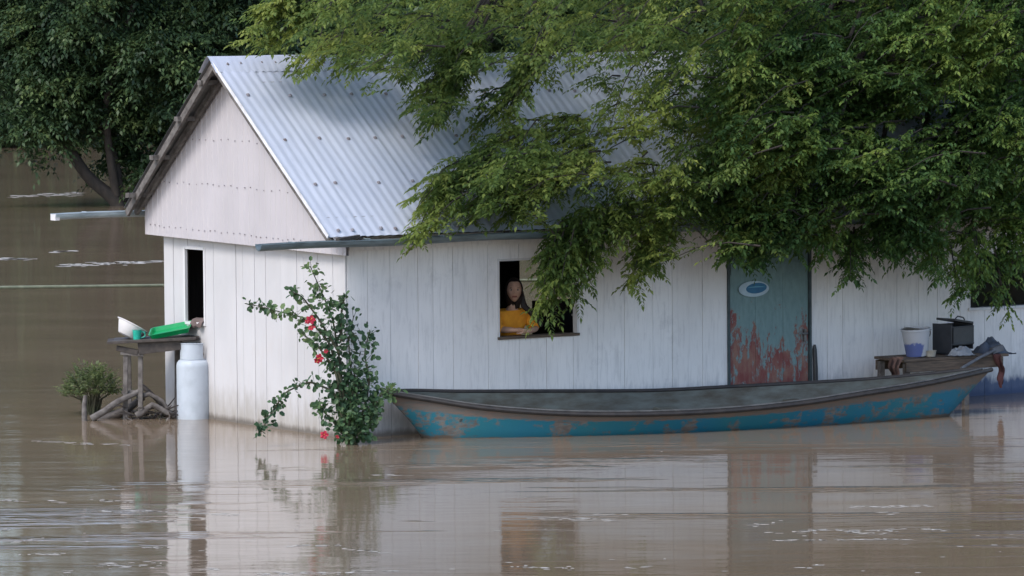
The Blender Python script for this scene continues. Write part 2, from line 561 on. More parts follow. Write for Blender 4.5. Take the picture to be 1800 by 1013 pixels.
# gutters: half-round channels running past the corner
def gutter(a, b, rad, mat, end):
    mb = MB()
    a = V(a); b = V(b); n = 12
    d = (b - a).normalized(); sidev = d.cross(V((0, 0, 1))).normalized(); up = sidev.cross(d)
    K = 40
    def prof(r0):
        P = []
        for j in range(K + 1):
            c = a + (b - a) * j / K + V((0, 0, .006 * math.sin(j * .9)))
            P.append([c + sidev * r0 * math.cos(math.pi * k / n + math.pi) + up * r0 * math.sin(math.pi * k / n + math.pi) for k in range(n + 1)])
        return P
    A, B = prof(rad), prof(rad - .004)
    mb.grid(A); mb.grid([r[::-1] for r in B])
    mb.tube([r[0] for r in A], .006, 6); mb.tube([r[-1] for r in A], .006, 6)
    x = 0.35
    while x < (b - a).length and x < 12:
        c = a + d * x
        mb.tube([c + sidev * rad * 1.02 + up * .01, c + up * .01, c - sidev * rad * 1.02 + up * .01], .007, 6)
        x += .8
    if end:
        c = a
        mb.add([c] + A[0], [(0, k + 1, k + 2) for k in range(n)])
    return mb.build('gutter', mat, house, True)
gutter((-1.15, -.37, 1.845), (LX + .3, -.37, 1.90), .058, M_GUT, False)
g2 = gutter((-1.02, BY + .07, 1.985), (LX + .3, BY + .07, 2.03), .058, M_GUTL, True)
mb = MB(); mb.box((-1.0, BY + .07, 1.955), (.05, .1, .06)); mb.build('end_cap', M_TRIM, g2)
# gutter bracket junk by the corner
mb = MB(); mb.bar((-.30, -.34, 1.86), (-.05, -.30, 1.885), .05, .03); mb.bar((-.2, -.36, 1.8), (-.02, -.31, 1.87), .02, .02)
mb.build('gutter_bracket', M_WOODD, house)
# timber plate under the gutter on the side wall and fascia on the front wall
mb = MB()
mb.box((-.03, .5, 1.72), (.02, .96, .028)); mb.build('wall_plate', M_TRIM, house)
mb = MB(); mb.box((LX / 2, -.03, 1.79), (LX - .02, .018, .10)); mb.build('fascia_board', M_FRONT, house)

# front window: opening with thin frame and sill
def win_frame(x0, x1, z0, z1, y0, name='window', t_=.022, d_=.07):
    mb = MB()
    mb.box((x0 - t_ / 2 + .004, y0 + d_ / 2, (z0 + z1) / 2), (t_, d_, z1 - z0 + 2 * t_)); mb.box((x1 + t_ / 2 - .004, y0 + d_ / 2, (z0 + z1) / 2), (t_, d_, z1 - z0 + 2 * t_))
    mb.box(((x0 + x1) / 2, y0 + d_ / 2, z1 + t_ / 2 - .004), (x1 - x0 - .01, d_, t_))
    return mb.build(name, M_TRIM, house)
wf = win_frame(*WIN, -.006, 'window_frame')
mb = MB(); mb.box((2.125, .045, .853), (.93, .13, .026)); mb.build('sill', M_WOODB, wf)
wf = win_frame(*RWIN, -.006, 'window_frame')
mb = MB(); mb.box((7.955, .03, .886), (1.14, .11, .028)); mb.build('sill', M_TRIM, wf)
mb = MB()
for k in range(4): mb.bar((7.45 + k * .27, .04, .90), (7.45 + k * .27, .04, 1.45), .02, .02)
mb.build('window_bar', M_INNER, wf)
# side window frame + half open shutter
mb = MB(); y0, y1, z0, z1 = SWIN
mb.box((.005, y0 - .006, (z0 + z1) / 2), (.03, .03, z1 - z0 + .05)); mb.box((.005, y1 + .006, (z0 + z1) / 2), (.03, .03, z1 - z0 + .05))
mb.box((.03, (y0 + y1) / 2, z1 + .012), (.08, y1 - y0, .03)); mb.box((.03, (y0 + y1) / 2, z0 - .012), (.09, y1 - y0, .03))
wf = mb.build('side_window_frame', M_TRIM, house)
mb = MB(); mb.box((.10, y0 + .09, (z0 + z1) / 2), (.016, .20, z1 - z0 - .02))
mb.build('shutter', simple('blue_grey_shutter', (.05, .10, .11), (.05, .055, .07), .6, 0, 4), wf)

# door
door = MB()
dz0, dz1 = -.28, 1.60
r = random.Random(8)
for a, b in ((DOOR[0] + .03, 4.69), (4.693, 5.03), (5.033, DOOR[1] - .03)):
    door.box(((a + b) / 2, .012, (dz0 + dz1) / 2), (b - a, .024, dz1 - dz0))
door.box(((DOOR[0] + DOOR[1]) / 2, -.004, 1.40), (.93, .012, .10))
dr = door.build('door', M_DOOR, house)
tag(dr, 'teal door with red rust-coloured paint patches and oval sticker')
mb = MB()
mb.box((DOOR[0] + .012, .0, .66), (.024, .05, 1.9)); mb.box((DOOR[1] - .012, .0, .66), (.024, .05, 1.9)); mb.box(((DOOR[0] + DOOR[1]) / 2, .0, 1.6), (1.0, .05, .024))
mb.build('door_frame', simple('door_frame_teal', (.06, .09, .10), (.04, .05, .055), .7), dr)
mb = MB(); mb.box((5.29, -.012, .72), (.03, .03, .12)); mb.tube([(5.29, -.02, .74), (5.29, -.06, .74), (5.22, -.06, .74)], .009, 8)
mb.build('handle', simple('dull_steel', (.25, .25, .26), (.12, .1, .09), .5, .7), dr)
# sticker: pale oval with two blue strokes
sc = on(1325, 508, 1, -.016)
def oval(mb, c, rx, rz, y, mi, n=36, skew=0, th=.002):
    vs = [V((c.x + rx * math.cos(2 * math.pi * k / n) + skew * math.sin(2 * math.pi * k / n) * rz, y, c.z + rz * math.sin(2 * math.pi * k / n))) for k in range(n)]
    back = [v + V((0, th, 0)) for v in vs]
    mb.add(vs + back, [tuple(range(n)), tuple(range(2 * n - 1, n - 1, -1))] + [(k, n + k, n + (k + 1) % n, (k + 1) % n) for k in range(n)], mi)
mb = MB()
oval(mb, sc, .185, .078, -.018, 0)
oval(mb, sc + V((.03, 0, .006)), .125, .052, -.0205, 1, skew=.3)
vs = []
for k in range(21):
    u = k / 20; x = -.10 + .22 * u
    vs.append((x + .02, .02 + .012 * math.sin(u * 3.1)))
low = [(x, z - .011 * math.sin(math.pi * i / 20) - .002) for i, (x, z) in enumerate(vs)]
P1 = [[V((sc.x + x, -.0225, sc.z + z - .006)) for x, z in vs], [V((sc.x + x, -.0225, sc.z + z - .006)) for x, z in low]]
mb.grid(P1, 2)
st = mb.build('sticker', [simple('sticker_pale', (.42, .55, .62), (.32, .42, .5), .4), simple('sticker_blue', (.015, .11, .24), (.02, .15, .28), .4), simple('sticker_light', (.10, .30, .42), (.08, .25, .36), .4)], dr)
tag(st, 'pale oval sticker with a blue emblem on the door')

# ------------------------------------------------------------------ things inside / at the house
CX = on(985, 540, 1, .75).x + .35
cab = empty('cupboard', (CX, 1.0, -.1), 'dark cupboard with a pale drawer pull seen through the front window', 'cupboard')
mb = MB(); mb.box((CX, 1.0, .50), (.7, .5, 1.20)); cb = mb.build('carcass', M_INNER, cab, bevel=.005)
mb = MB(); mb.box((CX, .742, .93), (.66, .014, .22)); d_ = mb.build('drawer', simple('navy_front', (.03, .035, .05), (.02, .022, .03), .4), cab, bevel=.003)
mb = MB(); mb.tube([(CX - .22, .735, .98), (CX - .22, .71, .98), (CX - .05, .71, .985), (CX - .05, .735, .985)], .012, 8); mb.build('handle', M_TRIM, d_)

pole = empty('rail_pole', on(-60, 507, 1, 6.0), 'long straight pale pole running level over the water behind the house', 'pole')
A_ = on(-60, 506.5, 1, 6.0); B_ = on(1085, 491, 1, 6.0)
A2 = A_ + (A_ - B_) * .4
mb = MB(); mb.tube([A2, A_, (A_ + B_) / 2 + V((0, 0, -.004)), B_], .018, 10)
mb.build('rail', simple('bleached_pole', (.27, .29, .2), (.17, .19, .13), .7), pole, True)
for q in (A2 + V((.05, 0, 0)), B_ - V((.05, 0, 0))):
    mb = MB(); mb.tube([V((q.x, q.y + .05, -.5)), V((q.x, q.y + .05, q.z + .12))], .045, 10); mb.build('post', M_WOODG, pole, True)

# rag on the side window sill
mb = MB()
c0 = V((.0, 2.76, .965))
P = []
for i in range(15):
    r_ = []
    for j in range(11):
        u = i / 14; v_ = j / 10
        r_.append(V((-.05 + .09 * v_ - .02 * math.sin(u * 9), 2.66 + .22 * u, .975 + .014 * math.sin(v_ * 7 + u * 5) * (1 - v_) - .08 * (1 - v_) ** 2)))
    P.append(r_)
mb.grid(P); mb.grid([[p - V((0, 0, .01)) for p in r_][::-1] for r_ in P])
rag = mb.build('folded_rag', simple('pinkish_rag', (.17, .125, .115), (.10, .075, .07), .95), None, True, loc=(0, 2.76, .95))
tag(rag, 'pinkish brown rag lying on the sill of the narrow side window', 'rag')

# dark stick beside the door
mb = MB()
p0 = on(1434, 690, 1, -.06); p1 = on(1432, 606, 1, -.03)
mb.tube([V((p0.x, -.07, -.3)), p0, (p0 + p1) / 2 + V((.004, 0, 0)), p1 + V((0, 0, -.05)), p1], [.024, .024, .024, .022, .012], 12)
tag(mb.build('black_pipe', simple('black_plastic', (.02, .022, .028), (.035, .035, .04), .45), None, True, loc=(p0.x, -.07, -.3)),
    'short black pipe standing upright against the wall right of the teal door', 'pipe')

# ------------------------------------------------------------------ gas cylinder
TX, TY = -.26, 3.06
pt = on(341, 700, 0, 0)
dT = depth((-.26, 3.05, .3))
tc = on(341, 735.5, 2, 0)
dT = depth(tc)
tank = empty('gas_cylinder', (tc.x, tc.y, 0), 'white gas cylinder with a hose standing in the water by the side wall', 'gas cylinder')
cx, cy = tc.x, tc.y
M_TANK = simple('white_tank_enamel', (.46, .51, .57), (.36, .40, .45), .45, 0, 5, spec=.5, lo=.45, hi=.75)
mb = MB(); R0 = .165
zb = .0; zt = PD(341, 629, dT).z
prof = [(0, -.25), (R0 * .9, -.25), (R0, -.2), (R0, -.12), (R0, .0), (R0, .2), (R0, .38), (R0, zt - .09), (R0, zt - .07), (R0 * .97, zt - .045), (R0 * .86, zt - .02), (R0 * .6, zt - .004), (R0 * .25, zt), (0, zt)]
mb.lathe(prof, (cx, cy, 0), 40); mb.build('body', M_TANK, tank, True)
mb = MB()
n = 40; rr = .128; zc = zt + .145
P = []
for zz in (zt - .01, zt + .03, zt + .09, zc - .004, zc):
    P.append([V((cx + rr * math.cos(a), cy + rr * math.sin(a), zz)) for a in np.linspace(math.radians(0), math.radians(290), 34)])
mb.grid(P); mb.grid([[V((cx + (p.x - cx) * .955, cy + (p.y - cy) * .955, p.z)) for p in r_][::-1] for r_ in P])
mb.tube([p for p in P[-1]], .006, 6)
mb.build('collar', M_TANK, tank, True)
mb = MB(); mb.lathe([(0, 0), (.022, 0), (.022, .05), (.035, .055), (.035, .075), (0, .08)], (cx, cy, zt - .005), 14)
mb.tube([(cx, cy, zt + .03), (cx + .11, cy - .05, zt + .04)], .02, 10)
mb.build('valve', simple('brass', (.2, .17, .12), (.08, .08, .09), .4, .6), tank, True)
mb = MB()
hp = [V((cx + .11, cy - .05, zt + .04)), PD(362, 603, dT), PD(369, 622, dT + .05), PD(373, 650, dT + .08), PD(372, 690, dT + .08), PD(371, 725, dT + .06), PD(371, 745, dT + .05)]
hs = []
for i in range(len(hp) - 1):
    for k in range(5): hs.append(hp[i].lerp(hp[i + 1], k / 5))
for _ in range(3): hs = [hs[0]] + [(hs[i - 1] + hs[i] * 2 + hs[i + 1]) / 4 for i in range(1, len(hs) - 1)] + [hs[-1]]
mb.tube(hs, .011, 8); mb.build('hose', simple('pale_hose', (.35, .34, .3), (.2, .2, .18), .6), tank, True)

# ------------------------------------------------------------------ wash stand on the left
dS = depth((-.55, 3.1, .4))
def S(px, py, dd=0): return PD(px, py, dS + dd)
stand = empty('wash_stand', (S(240, 735).x, S(240, 735).y, 0), 'rough dark wooden wash stand on thin legs left of the gas cylinder', 'stand')
rx = V((RT.x, RT.y, 0)).normalized(); fx = V((FW.x, FW.y, 0)).normalized(); zx = V((0, 0, 1))
mb = MB()
tl = S(196, 610); trr = S(345, 598)
zt_ = S(262, 604).z
# planks of the top, tilted slightly, plus deep front board
for k in range(4):
    o = fx * (-.10 + k * .13)
    ext = (.03, -.02, .05, .0)[k]
    a = V((tl.x, tl.y, zt_ + .02)) + o - rx * ext; b = V((trr.x, trr.y, zt_ + .055)) + o + rx * (.02 - ext * .5)
    mb.bar(a, b, .12, .028)
mb.build('tabletop', M_WOODD, stand, bevel=.004)
mb = MB()
a = S(243, 613, -.10); b = S(318, 604, -.10)
mb.bar(a, b, .03, .12); mb.bar(a + fx * .42, b + fx * .42, .03, .1)
mb.bar(S(205, 612, -.08), S(243, 620, -.08), .06, .05)
mb.build('apron', M_WOODD, stand, bevel=.004)
for (pa, pb, dd) in (((221, 622), (219, 745), -.06), ((247, 618), (246, 745), -.05), ((226, 618), (228, 735), .3), ((312, 612), (309, 735), .3)):
    a = S(*pa, dd); b = S(*pb, dd)
    mb = MB(); mb.bar(b + V((0, 0, -.3)), a, .045, .045, up=fx); mb.build('leg', M_WOODG, stand, bevel=.004)
for a_, b_ in ((S(212, 621, -.09), S(252, 624, -.09)), (S(214, 690, -.03), S(252, 688, -.03))):
    mb = MB(); mb.bar(a_, b_, .025, .03); mb.build('brace', M_WOODG, stand)

# basin, cup, tray on it
basin = MB()
bc = S(228, 583, .08)
Rb = Matrix.Rotation(math.radians(28), 3, fx) @ Matrix.Rotation(math.radians(-10), 3, rx)
basin.lathe([(0, -.055), (.09, -.055), (.10, -.05), (.155, .065), (.17, .068), (.17, .074), (.15, .074), (.093, -.045), (0, -.047)], bc, 36, 0, Rb)
tag(basin.build('wash_basin', simple('white_plastic', (.72, .70, .70), (.6, .58, .56), .35, lo=.5, hi=.8), None, True, loc=bc), 'white plastic basin tipped on its side at the left end of the wash stand', 'basin')
cup = empty('teal_cup', S(240, 601, -.05), 'small teal plastic cup in front of the white basin', 'cup')
mb = MB(); cc = S(241, 589, -.05)
mb.lathe([(0, -.05), (.036, -.05), (.044, .045), (.047, .05), (.041, .05), (.033, -.042), (0, -.042)], cc, 24)
M_TEAL = simple('teal_plastic', (.03, .46, .34), (.02, .36, .27), .35)
mb.build('body', M_TEAL, cup, True)
mb = MB(); mb.tube([cc + rx * .04 + zx * .03, cc + rx * .075 + zx * .025, cc + rx * .078 - zx * .015, cc + rx * .04 - zx * .03], .006, 8); mb.build('handle', M_TEAL, cup, True)
tray = MB()
a, b = S(262, 597, -.10), S(336, 583, -.10)
ex = (b - a); L = ex.length; ex.normalize(); ey = (fx + zx * .14).normalized(); ez = ex.cross(ey).normalized()
if ez.z < 0: ez = -ez
prof = []
W2 = .38
def tray_ring(ins, h, n=8):
    pts = []; cr = .05
    for (sx, sy, a0) in ((1, 1, 0), (-1, 1, 90), (-1, -1, 180), (1, -1, 270)):
        for k in range(n + 1):
            an = math.radians(a0 + 90 * k / n)
            x = sx * (L / 2 - cr) + (cr - ins) * math.cos(an); y = sy * (W2 / 2 - cr) + (cr - ins) * math.sin(an)
            if ins > cr: x = sx * (L / 2 - ins); y = sy * (W2 / 2 - ins)
            pts.append((a + b) / 2 + ey * (W2 / 2 - .04) + ex * x + ey * y + ez * h)
    return pts + [pts[0]]
tray.grid([tray_ring(0, .045), tray_ring(.012, .045), tray_ring(.03, .006), tray_ring(.035, .004)])
tray.grid([tray_ring(.03, -.004), tray_ring(.004, .042), tray_ring(0, .045)])
ring = tray_ring(.0349, .004)[:-1]; tray.add(ring, [tuple(range(len(ring)))])
ring = tray_ring(.03, -.004)[:-1]; tray.add(ring, [tuple(range(len(ring)))[::-1]])
tag(tray.build('green_tray', simple('green_plastic', (.0, .33, .10), (.0, .25, .08), .35), None, True, loc=(a + b) / 2), 'bright green plastic tray lying on the right end of the wash stand', 'tray')

# driftwood and post
def log(name, pts, r0, label, cat, mat=M_WOODG):
    P_ = []
    for i in range(len(pts) - 1):
        for k in range(4): P_.append(V(pts[i]).lerp(V(pts[i + 1]), k / 4))
    P_.append(V(pts[-1]))
    rr_ = [r0 * (1 - .35 * i / len(P_)) * (1 + .18 * noise.noise(p * 9)) for i, p in enumerate(P_)]
    P_ = [p + V((noise.noise(p * 4), noise.noise(p * 4 + V((5, 0, 0))), noise.noise(p * 4 + V((0, 7, 0))))) * .025 for p in P_]
    mb = MB(); mb.tube(P_, rr_, 9)
    return tag(mb.build(name, mat, None, True, loc=pts[0]), label, cat)
G_ = 'driftwood round the wash stand'
log('driftwood_log', [S(158, 738, -.2), S(200, 712, -.15), S(243, 688, -.05)], .036, 'pale driftwood log leaning up rightwards from the water between bush and wash stand', 'driftwood')['group'] = G_
log('driftwood_log', [S(176, 742, .05), S(215, 722, .05), S(252, 700, .1)], .05, 'thick dark driftwood log half sunk just under the pale leaning log', 'driftwood', M_WOODD)['group'] = G_
log('driftwood_log', [S(312, 738, .1), S(285, 712, .1), S(258, 688, .1), S(244, 676, .1)], .03, 'dark branch sloping down rightwards from the stand leg to the gas cylinder', 'driftwood', M_WOODD)['group'] = G_
log('driftwood_log', [S(238, 730, -.1), S(268, 712, -.1), S(300, 728, -.1)], .034, 'grey bent branch lying low in the water under the wash stand', 'driftwood')['group'] = G_
log('driftwood_log', [S(240, 700, 0), S(262, 694, 0), S(285, 706, 0), S(305, 733, 0)], .026, 'thin crooked branch arching over the bent branch under the wash stand', 'driftwood', M_WOODG)['group'] = G_
log('wooden_post', [S(149, 755, -.2), S(148, 715, -.2), S(149, 694, -.2)], .028, 'short weathered post standing in front of the small bush', 'post')
# debris sticks: tangle
rr = random.Random(12); mb = MB()
for k in range(55):
    p = S(rr.uniform(215, 305), rr.uniform(716, 738), rr.uniform(-.15, .25)); p.z = max(.0, min(p.z, .12))
    d = (rx * rr.uniform(-1, 1) + fx * rr.uniform(-1, 1) + zx * rr.uniform(-.3, .3)).normalized() * rr.uniform(.08, .3)
    mb.tube([p, p + d * .5 + V((0, 0, rr.uniform(-.02, .02))), p + d], [.009, .007, .004], 5)
tag(mb.build('drift_debris', M_WOODD, None, loc=(S(260, 735).x, S(260, 735).y, 0)), 'tangle of dark twigs and flood debris under the wash stand', 'debris', kind='stuff')

# ------------------------------------------------------------------ leaves
def quads_leaves(base, d, nrm, L, W):
    """diamond leaves folded a little; arrays (N,3)"""
    s = np.cross(d, nrm); s /= np.linalg.norm(s, axis=1, keepdims=True) + 1e-9
    n2 = np.cross(s, d)
    L = L[:, None]; W = W[:, None]
    m = base + d * L * .45
    v = np.stack([base, m + s * W * .5 + n2 * W * .12, base + d * L - n2 * L * .12, m - s * W * .5 + n2 * W * .12], axis=1)
    return v.reshape(-1, 3)
def finish_leaves(name, vs, mat, parent):
    V_ = np.concatenate(vs) if isinstance(vs, list) else vs
    q = np.arange(len(V_), dtype=np.int32).reshape(-1, 4)
    return npmesh(name, V_, q, mat, parent)
def unit(a): return a / (np.linalg.norm(a, axis=-1, keepdims=True) + 1e-9)

def sprays(o, d, Ls, rng, pairs=7, leafL=.075, leafW=.028, droop=.45):
    """o,d (N,3): each spray is a drooping rachis with paired leaflets"""
    N = len(o); out = []
    up = np.array([0, 0, 1.0])
    side = unit(np.cross(d, up) + 1e-6)
    Ls = Ls[:, None]
    for k in range(pairs):
        s = (k + .6) / pairs
        p = o + d * Ls * s - up * droop * Ls * s * s
        tan = unit(d - up * 2 * droop * s)
        for sg in (-1, 1):
            j = rng.normal(0, .22, (N, 3))
            dd = unit(tan * .62 + side * sg * .8 - up * rng.uniform(0, .5, (N, 1)) + j)
            nn = unit(up * 1.0 - d * .1 + rng.normal(0, .35, (N, 3)))
            f = (1 - .35 * abs(s - .45) * 2) * rng.uniform(.75, 1.2, N)
            out.append(quads_leaves(p, dd, nn, leafL * f, leafW * f))
    dd = unit(d - up * 2 * droop)
    out.append(quads_leaves(o + d * Ls - up * droop * Ls, dd, unit(np.tile(up, (N, 1)) + rng.normal(0, .3, (N, 3))), np.full(N, leafL), np.full(N, leafW)))
    return np.concatenate(out)

def boughs(tips, dirs, rng, length=.95, nsp=16, spL=.30, leafL=.072, leafW=.030, pairs=7, droop=.24, lens=None):
    """each bough: an axis that ends at tip, coming from tip - dir*length, arched; sprays along it"""
    up = np.array([0, 0, 1.0])
    O = []; D = []; axes = []; SL = []
    for bi, (t_, d_) in enumerate(zip(tips, dirs)):
        L = length * rng.uniform(.7, 1.25)
        hg = lens is not None and lens[bi]
        if hg: L = lens[bi]
        if lens is not None: t_ = t_ - d_ * (.13 if hg else .24)
        d0 = unit(d_ + up * .30); start = t_ - d_ * L + up * L * .12
        side = unit(np.cross(d_, up))
        n = max(3, int(nsp * rng.uniform(.75, 1.2)))
        ss = rng.uniform(.05, 1, n)
        ax = []
        for s in (0, .33, .66, 1):
            ax.append(start + d0 * L * s - up * (start + d0 * L - t_)[2] * s * s)
        axes.append(ax)
        for s in ss:
            p = start + d0 * L * s - up * (start + d0 * L - t_)[2] * s * s
            sg = rng.choice([-1, 1])
            D.append(unit(d_ * rng.uniform(.4, 1.1) + side * sg * rng.uniform(.1, .95) + up * rng.uniform(-.15, .35)))
            O.append(p + rng.normal(0, .03, 3)); SL.append(.62 if hg else 1.0)
    O = np.array(O); D = np.array(D)
    return sprays(O, D, spL * np.array(SL) * rng.uniform(.6, 1.25, len(O)), rng, pairs, leafL, leafW, droop), axes

# polygon helpers in photograph coordinates (used only to choose where boughs reach; depths are real)
def inpoly(x, y, poly):
    c = False; n = len(poly); j = n - 1
    for i in range(n):
        xi, yi = poly[i]; xj, yj = poly[j]
        if (yi > y) != (yj > y) and x < (xj - xi) * (y - yi) / (yj - yi) + xi: c = not c
        j = i
    return c
POLY_A = [(430, -60), (432, 78), (470, 95), (500, 100), (512, 145), (540, 148), (560, 105), (590, 125), (604, 150), (650, 125), (680, 155), (725, 135), (765, 150), (735, 190),
          (750, 240), (775, 225), (800, 170), (835, 150), (870, 190), (880, 235), (905, 225), (940, 150), (985, 140), (1020, 120), (1040, 160), (1010, 210), (1000, 250), (930, 260), (880, 270), (850, 300), (795, 310), (770, 340),
          (745, 380), (740, 420), (760, 432), (790, 395), (850, 385), (900, 400), (955, 410), (965, 500), (968, 545), (985, 552), (1015, 530), (1030, 500), (1050, 470), (1085, 450),
          (1120, 445), (1112, 480), (1105, 520), (1130, 515), (1160, 485), (1185, 445), (1230, 440), (1280, 455), (1340, 475), (1400, 450), (1400, -60)]
POLY_B = [(1230, -60), (1240, 440), (1290, 455), (1330, 480), (1390, 455), (1440, 450), (1480, 465), (1490, 495), (1510, 475), (1560, 450), (1620, 470), (1665, 485), (1690, 505), (1725, 490), (1765, 500), (1780, 475), (1830, 465), (1830, -60)]
# openings where the roof shows through
HOLES = [[(1500, 215), (1690, 200), (1680, 225), (1550, 270), (1500, 270)], [(930, 335), (1010, 325), (1015, 395), (930, 395)]]

def yroof(px, py):
    # where the view ray meets the front roof slope
    d = ray(px, py)
    nrm = nf_; p0 = V((0, FY, FZ))
    tt = (p0 - CPOS).dot(nrm) / d.dot(nrm)
    return (CPOS + d * tt).y

def tree_tips(poly, n, rng, roots, layer):
    tips = []; dirs = []
    xs = [p[0] for p in poly]; ys_ = [p[1] for p in poly]
    tries = 0
    while len(tips) < n and tries < 200000:
        tries += 1
        px = rng.uniform(min(xs), max(xs)); py = rng.uniform(-120, max(ys_))
        if not inpoly(px, max(py, -50), poly): continue
        if any(inpoly(px, py, h) for h in HOLES) and rng.random() < .9: continue
        if py > 100:
            ymax = min(yroof(px, py) - .25, 2.2)
        else: ymax = 4.2
        ymin = -1.5 + (.5 if py > 380 else 0)
        if py > 400: ymax = min(ymax, -.45)
        if ymax <= ymin: continue
        Y = rng.uniform(ymin, ymax) if layer is None else ymin + (ymax - ymin) * layer(rng)
        p = on(px, py, 1, Y)
        # big-scale clumping
        if noise.noise(V((px * .011, py * .016, Y * .9))) < -.08: continue
        root = roots
        out = V((p.x - root[0], p.y - root[1], 0))
        out.normalize()
        # overall the branches reach left and towards the viewer
        d = V((out.x * .75 - .35 + rng.normal(0, .25), out.y * .5 - .12 + rng.normal(0, .3), -.16 + rng.normal(0, .18))).normalized()
        bad = False
        for bk_ in ((.35, .6, .9) if px < 1080 else (.45,)):
            mid = p - d * bk_ + V((0, 0, .1 * math.sin(bk_ * 3)))
            q = mid - CPOS; dq = q.dot(FW); mx = 900 + FPX * q.dot(RT) / dq; my = 506.5 - FPX * q.dot(UP) / dq
            if my > 60 and (not inpoly(mx, max(my, -50), poly) or (any(inpoly(mx, my, h) for h in HOLES) and rng.random() < .75)): bad = True
        if bad: continue
        tips.append(np.array(p)); dirs.append(np.array(d))
    return tips, dirs

def limb_path(a, b, lift, n=8):
    a = V(a); b = V(b); m = (a + b) / 2 + V((0, 0, lift)); P_ = []
    for i in range(n + 1):
        s = i / n
        p = a * (1 - s) ** 2 + m * 2 * s * (1 - s) + b * s * s
        P_.append(p + V((noise.noise(p * 1.3), noise.noise(p * 1.3 + V((9, 0, 0))), noise.noise(p * 1.3 + V((0, 9, 0))))) * .12 * math.sin(math.pi * s))
    return P_

def big_tree(base, fork, tips, dirs, label, rng, extra_crown, lens=None, lm=M_LEAF, trunk_r=.22, nlimb=24, cat='tree'):
    root = empty('shade_tree', base, label, cat)
    trunk = MB()
    tp = [V(base) + V((0, 0, -.6)), V(base) + V((.05, 0, .8)), V(base).lerp(V(fork), .6), V(fork)]
    P_ = []
    for i in range(3):
        for k in range(4): P_.append(tp[i].lerp(tp[i + 1], k / 4))
    P_.append(tp[-1])
    trunk.tube(P_, [trunk_r * (1.15 - .45 * i / len(P_)) for i in range(len(P_))], 14)
    trunk.build('trunk', M_BARK, root, True)
    vs, axes = boughs(tips, dirs, rng, lens=lens)
    ok_ = [i for i in range(len(tips)) if axes[i][0][0] > 4.6 or axes[i][0][2] > 3.5]
    idx = rng.choice(ok_, size=min(nlimb, len(ok_)), replace=False)
    for i in idx:
        s = axes[i][0]
        mb = MB()
        Lp = limb_path(fork, V(s), 1.0 + .25 * (V(s) - V(fork)).length * .3)
        lr = rng.uniform(.03, .055)
        mb.tube(Lp, [lr * (1 - .75 * k / len(Lp)) + .006 for k in range(len(Lp))], 7)
        mb.build('limb', M_BARK, root, True)
    tw = MB()
    for ax in axes: tw.tube([V(a) for a in ax], [.010, .007, .005, .003], 4, cap=False)
    tw.build('twigs', M_BARK, root)
    # upper crown above the picture: bigger, coarser boughs for the shade it casts
    T = []; D_ = []
    for (c, r_, n_) in extra_crown:
        for k in range(n_):
            u = unit(rng.normal(0, 1, 3)) * rng.uniform(.3, 1) ** .5
            p = np.array(c) + u * np.array(r_)
            T.append(p); o_ = u * np.array([1, 1, 0]) + rng.normal(0, .2, 3); o_[2] = -.2; D_.append(unit(o_))
    v2, _ = boughs(T, D_, rng, 1.1, 12, .5, .15, .07, 5)
    finish_leaves('crown', [vs, v2], lm, root)
    return root

rngA = np.random.default_rng(21)
lay = lambda r: r.beta(1.0, 1.3)
def hang(lst, rng):
    T = []; D_ = []; L_ = []
    for x1, y1, x0, y0, Y, n_ in lst:
        for k in range(n_):
            j = rng.normal(0, 9, 2)
            a = on(x0 + j[0], y0 + j[1], 1, Y + .25 + rng.normal(0, .12)); b = on(x1 + j[0] * .8, y1 + j[1] - abs(rng.normal(0, 12)) * (k > 0), 1, Y + rng.normal(0, .12))
            d = b - a; T.append(np.array(b)); L_.append(d.length); D_.append(np.array(d.normalized()))
    return T, D_, L_
HA = [(968, 560, 995, 440, -.75, 5), (990, 535, 1005, 430, -.8, 5), (1012, 528, 1015, 420, -.7, 6), (972, 490, 990, 410, -.8, 4), (1035, 480, 1050, 400, -.7, 5), (1118, 522, 1165, 430, -.6, 4), (1150, 490, 1180, 420, -.6, 4),
      (1075, 450, 1100, 380, -.6, 4), (515, 148, 590, 90, 1.0, 2), (605, 150, 660, 85, .9, 3), (540, 145, 600, 90, 1.0, 2), (700, 150, 760, 80, .8, 4), (765, 235, 815, 120, .5, 7), (745, 205, 810, 110, .5, 5), (790, 195, 850, 90, .5, 5), (780, 160, 840, 80, .5, 5),
      (825, 242, 885, 190, .4, 2), (885, 215, 940, 110, .4, 6), (910, 190, 960, 90, .4, 5), (470, 95, 560, 40, 1.2, 6), (435, 80, 520, 30, 1.2, 5), (450, 40, 560, 5, 1.2, 5),
      (742, 432, 810, 350, -.5, 5), (735, 385, 800, 330, -.4, 4), (765, 345, 860, 300, -.2, 5), (820, 300, 930, 255, 0, 5), (840, 395, 900, 330, -.5, 6), (900, 400, 960, 330, -.5, 6), (790, 385, 860, 320, -.4, 5), (860, 350, 940, 290, -.3, 7), (930, 290, 1010, 240, -.1, 6), (960, 360, 1030, 290, -.4, 7)]
HB = [(1498, 492, 1500, 425, -.7, 5), (1330, 482, 1325, 420, -.7, 5), (1290, 470, 1300, 400, -.7, 5), (1690, 535, 1680, 450, -.9, 3), (1760, 560, 1745, 460, -.9, 2), (1722, 510, 1715, 430, -.9, 4), (1640, 495, 1640, 430, -.9, 5), (1590, 470, 1600, 400, -.8, 5),
      (1785, 490, 1790, 410, -.9, 4), (1400, 455, 1410, 380, -.7, 5), (1450, 460, 1450, 390, -.7, 4), (1550, 455, 1560, 390, -.8, 5), (1225, 215, 1310, 180, -.9, 5), (1240, 280, 1330, 230, -1.0, 5), (1690, 100, 1790, 60, -1.1, 8), (1710, 150, 1800, 110, -1.1, 8), (1260, 330, 1350, 280, -1.0, 5), (1520, 90, 1600, 50, -1.0, 5)]
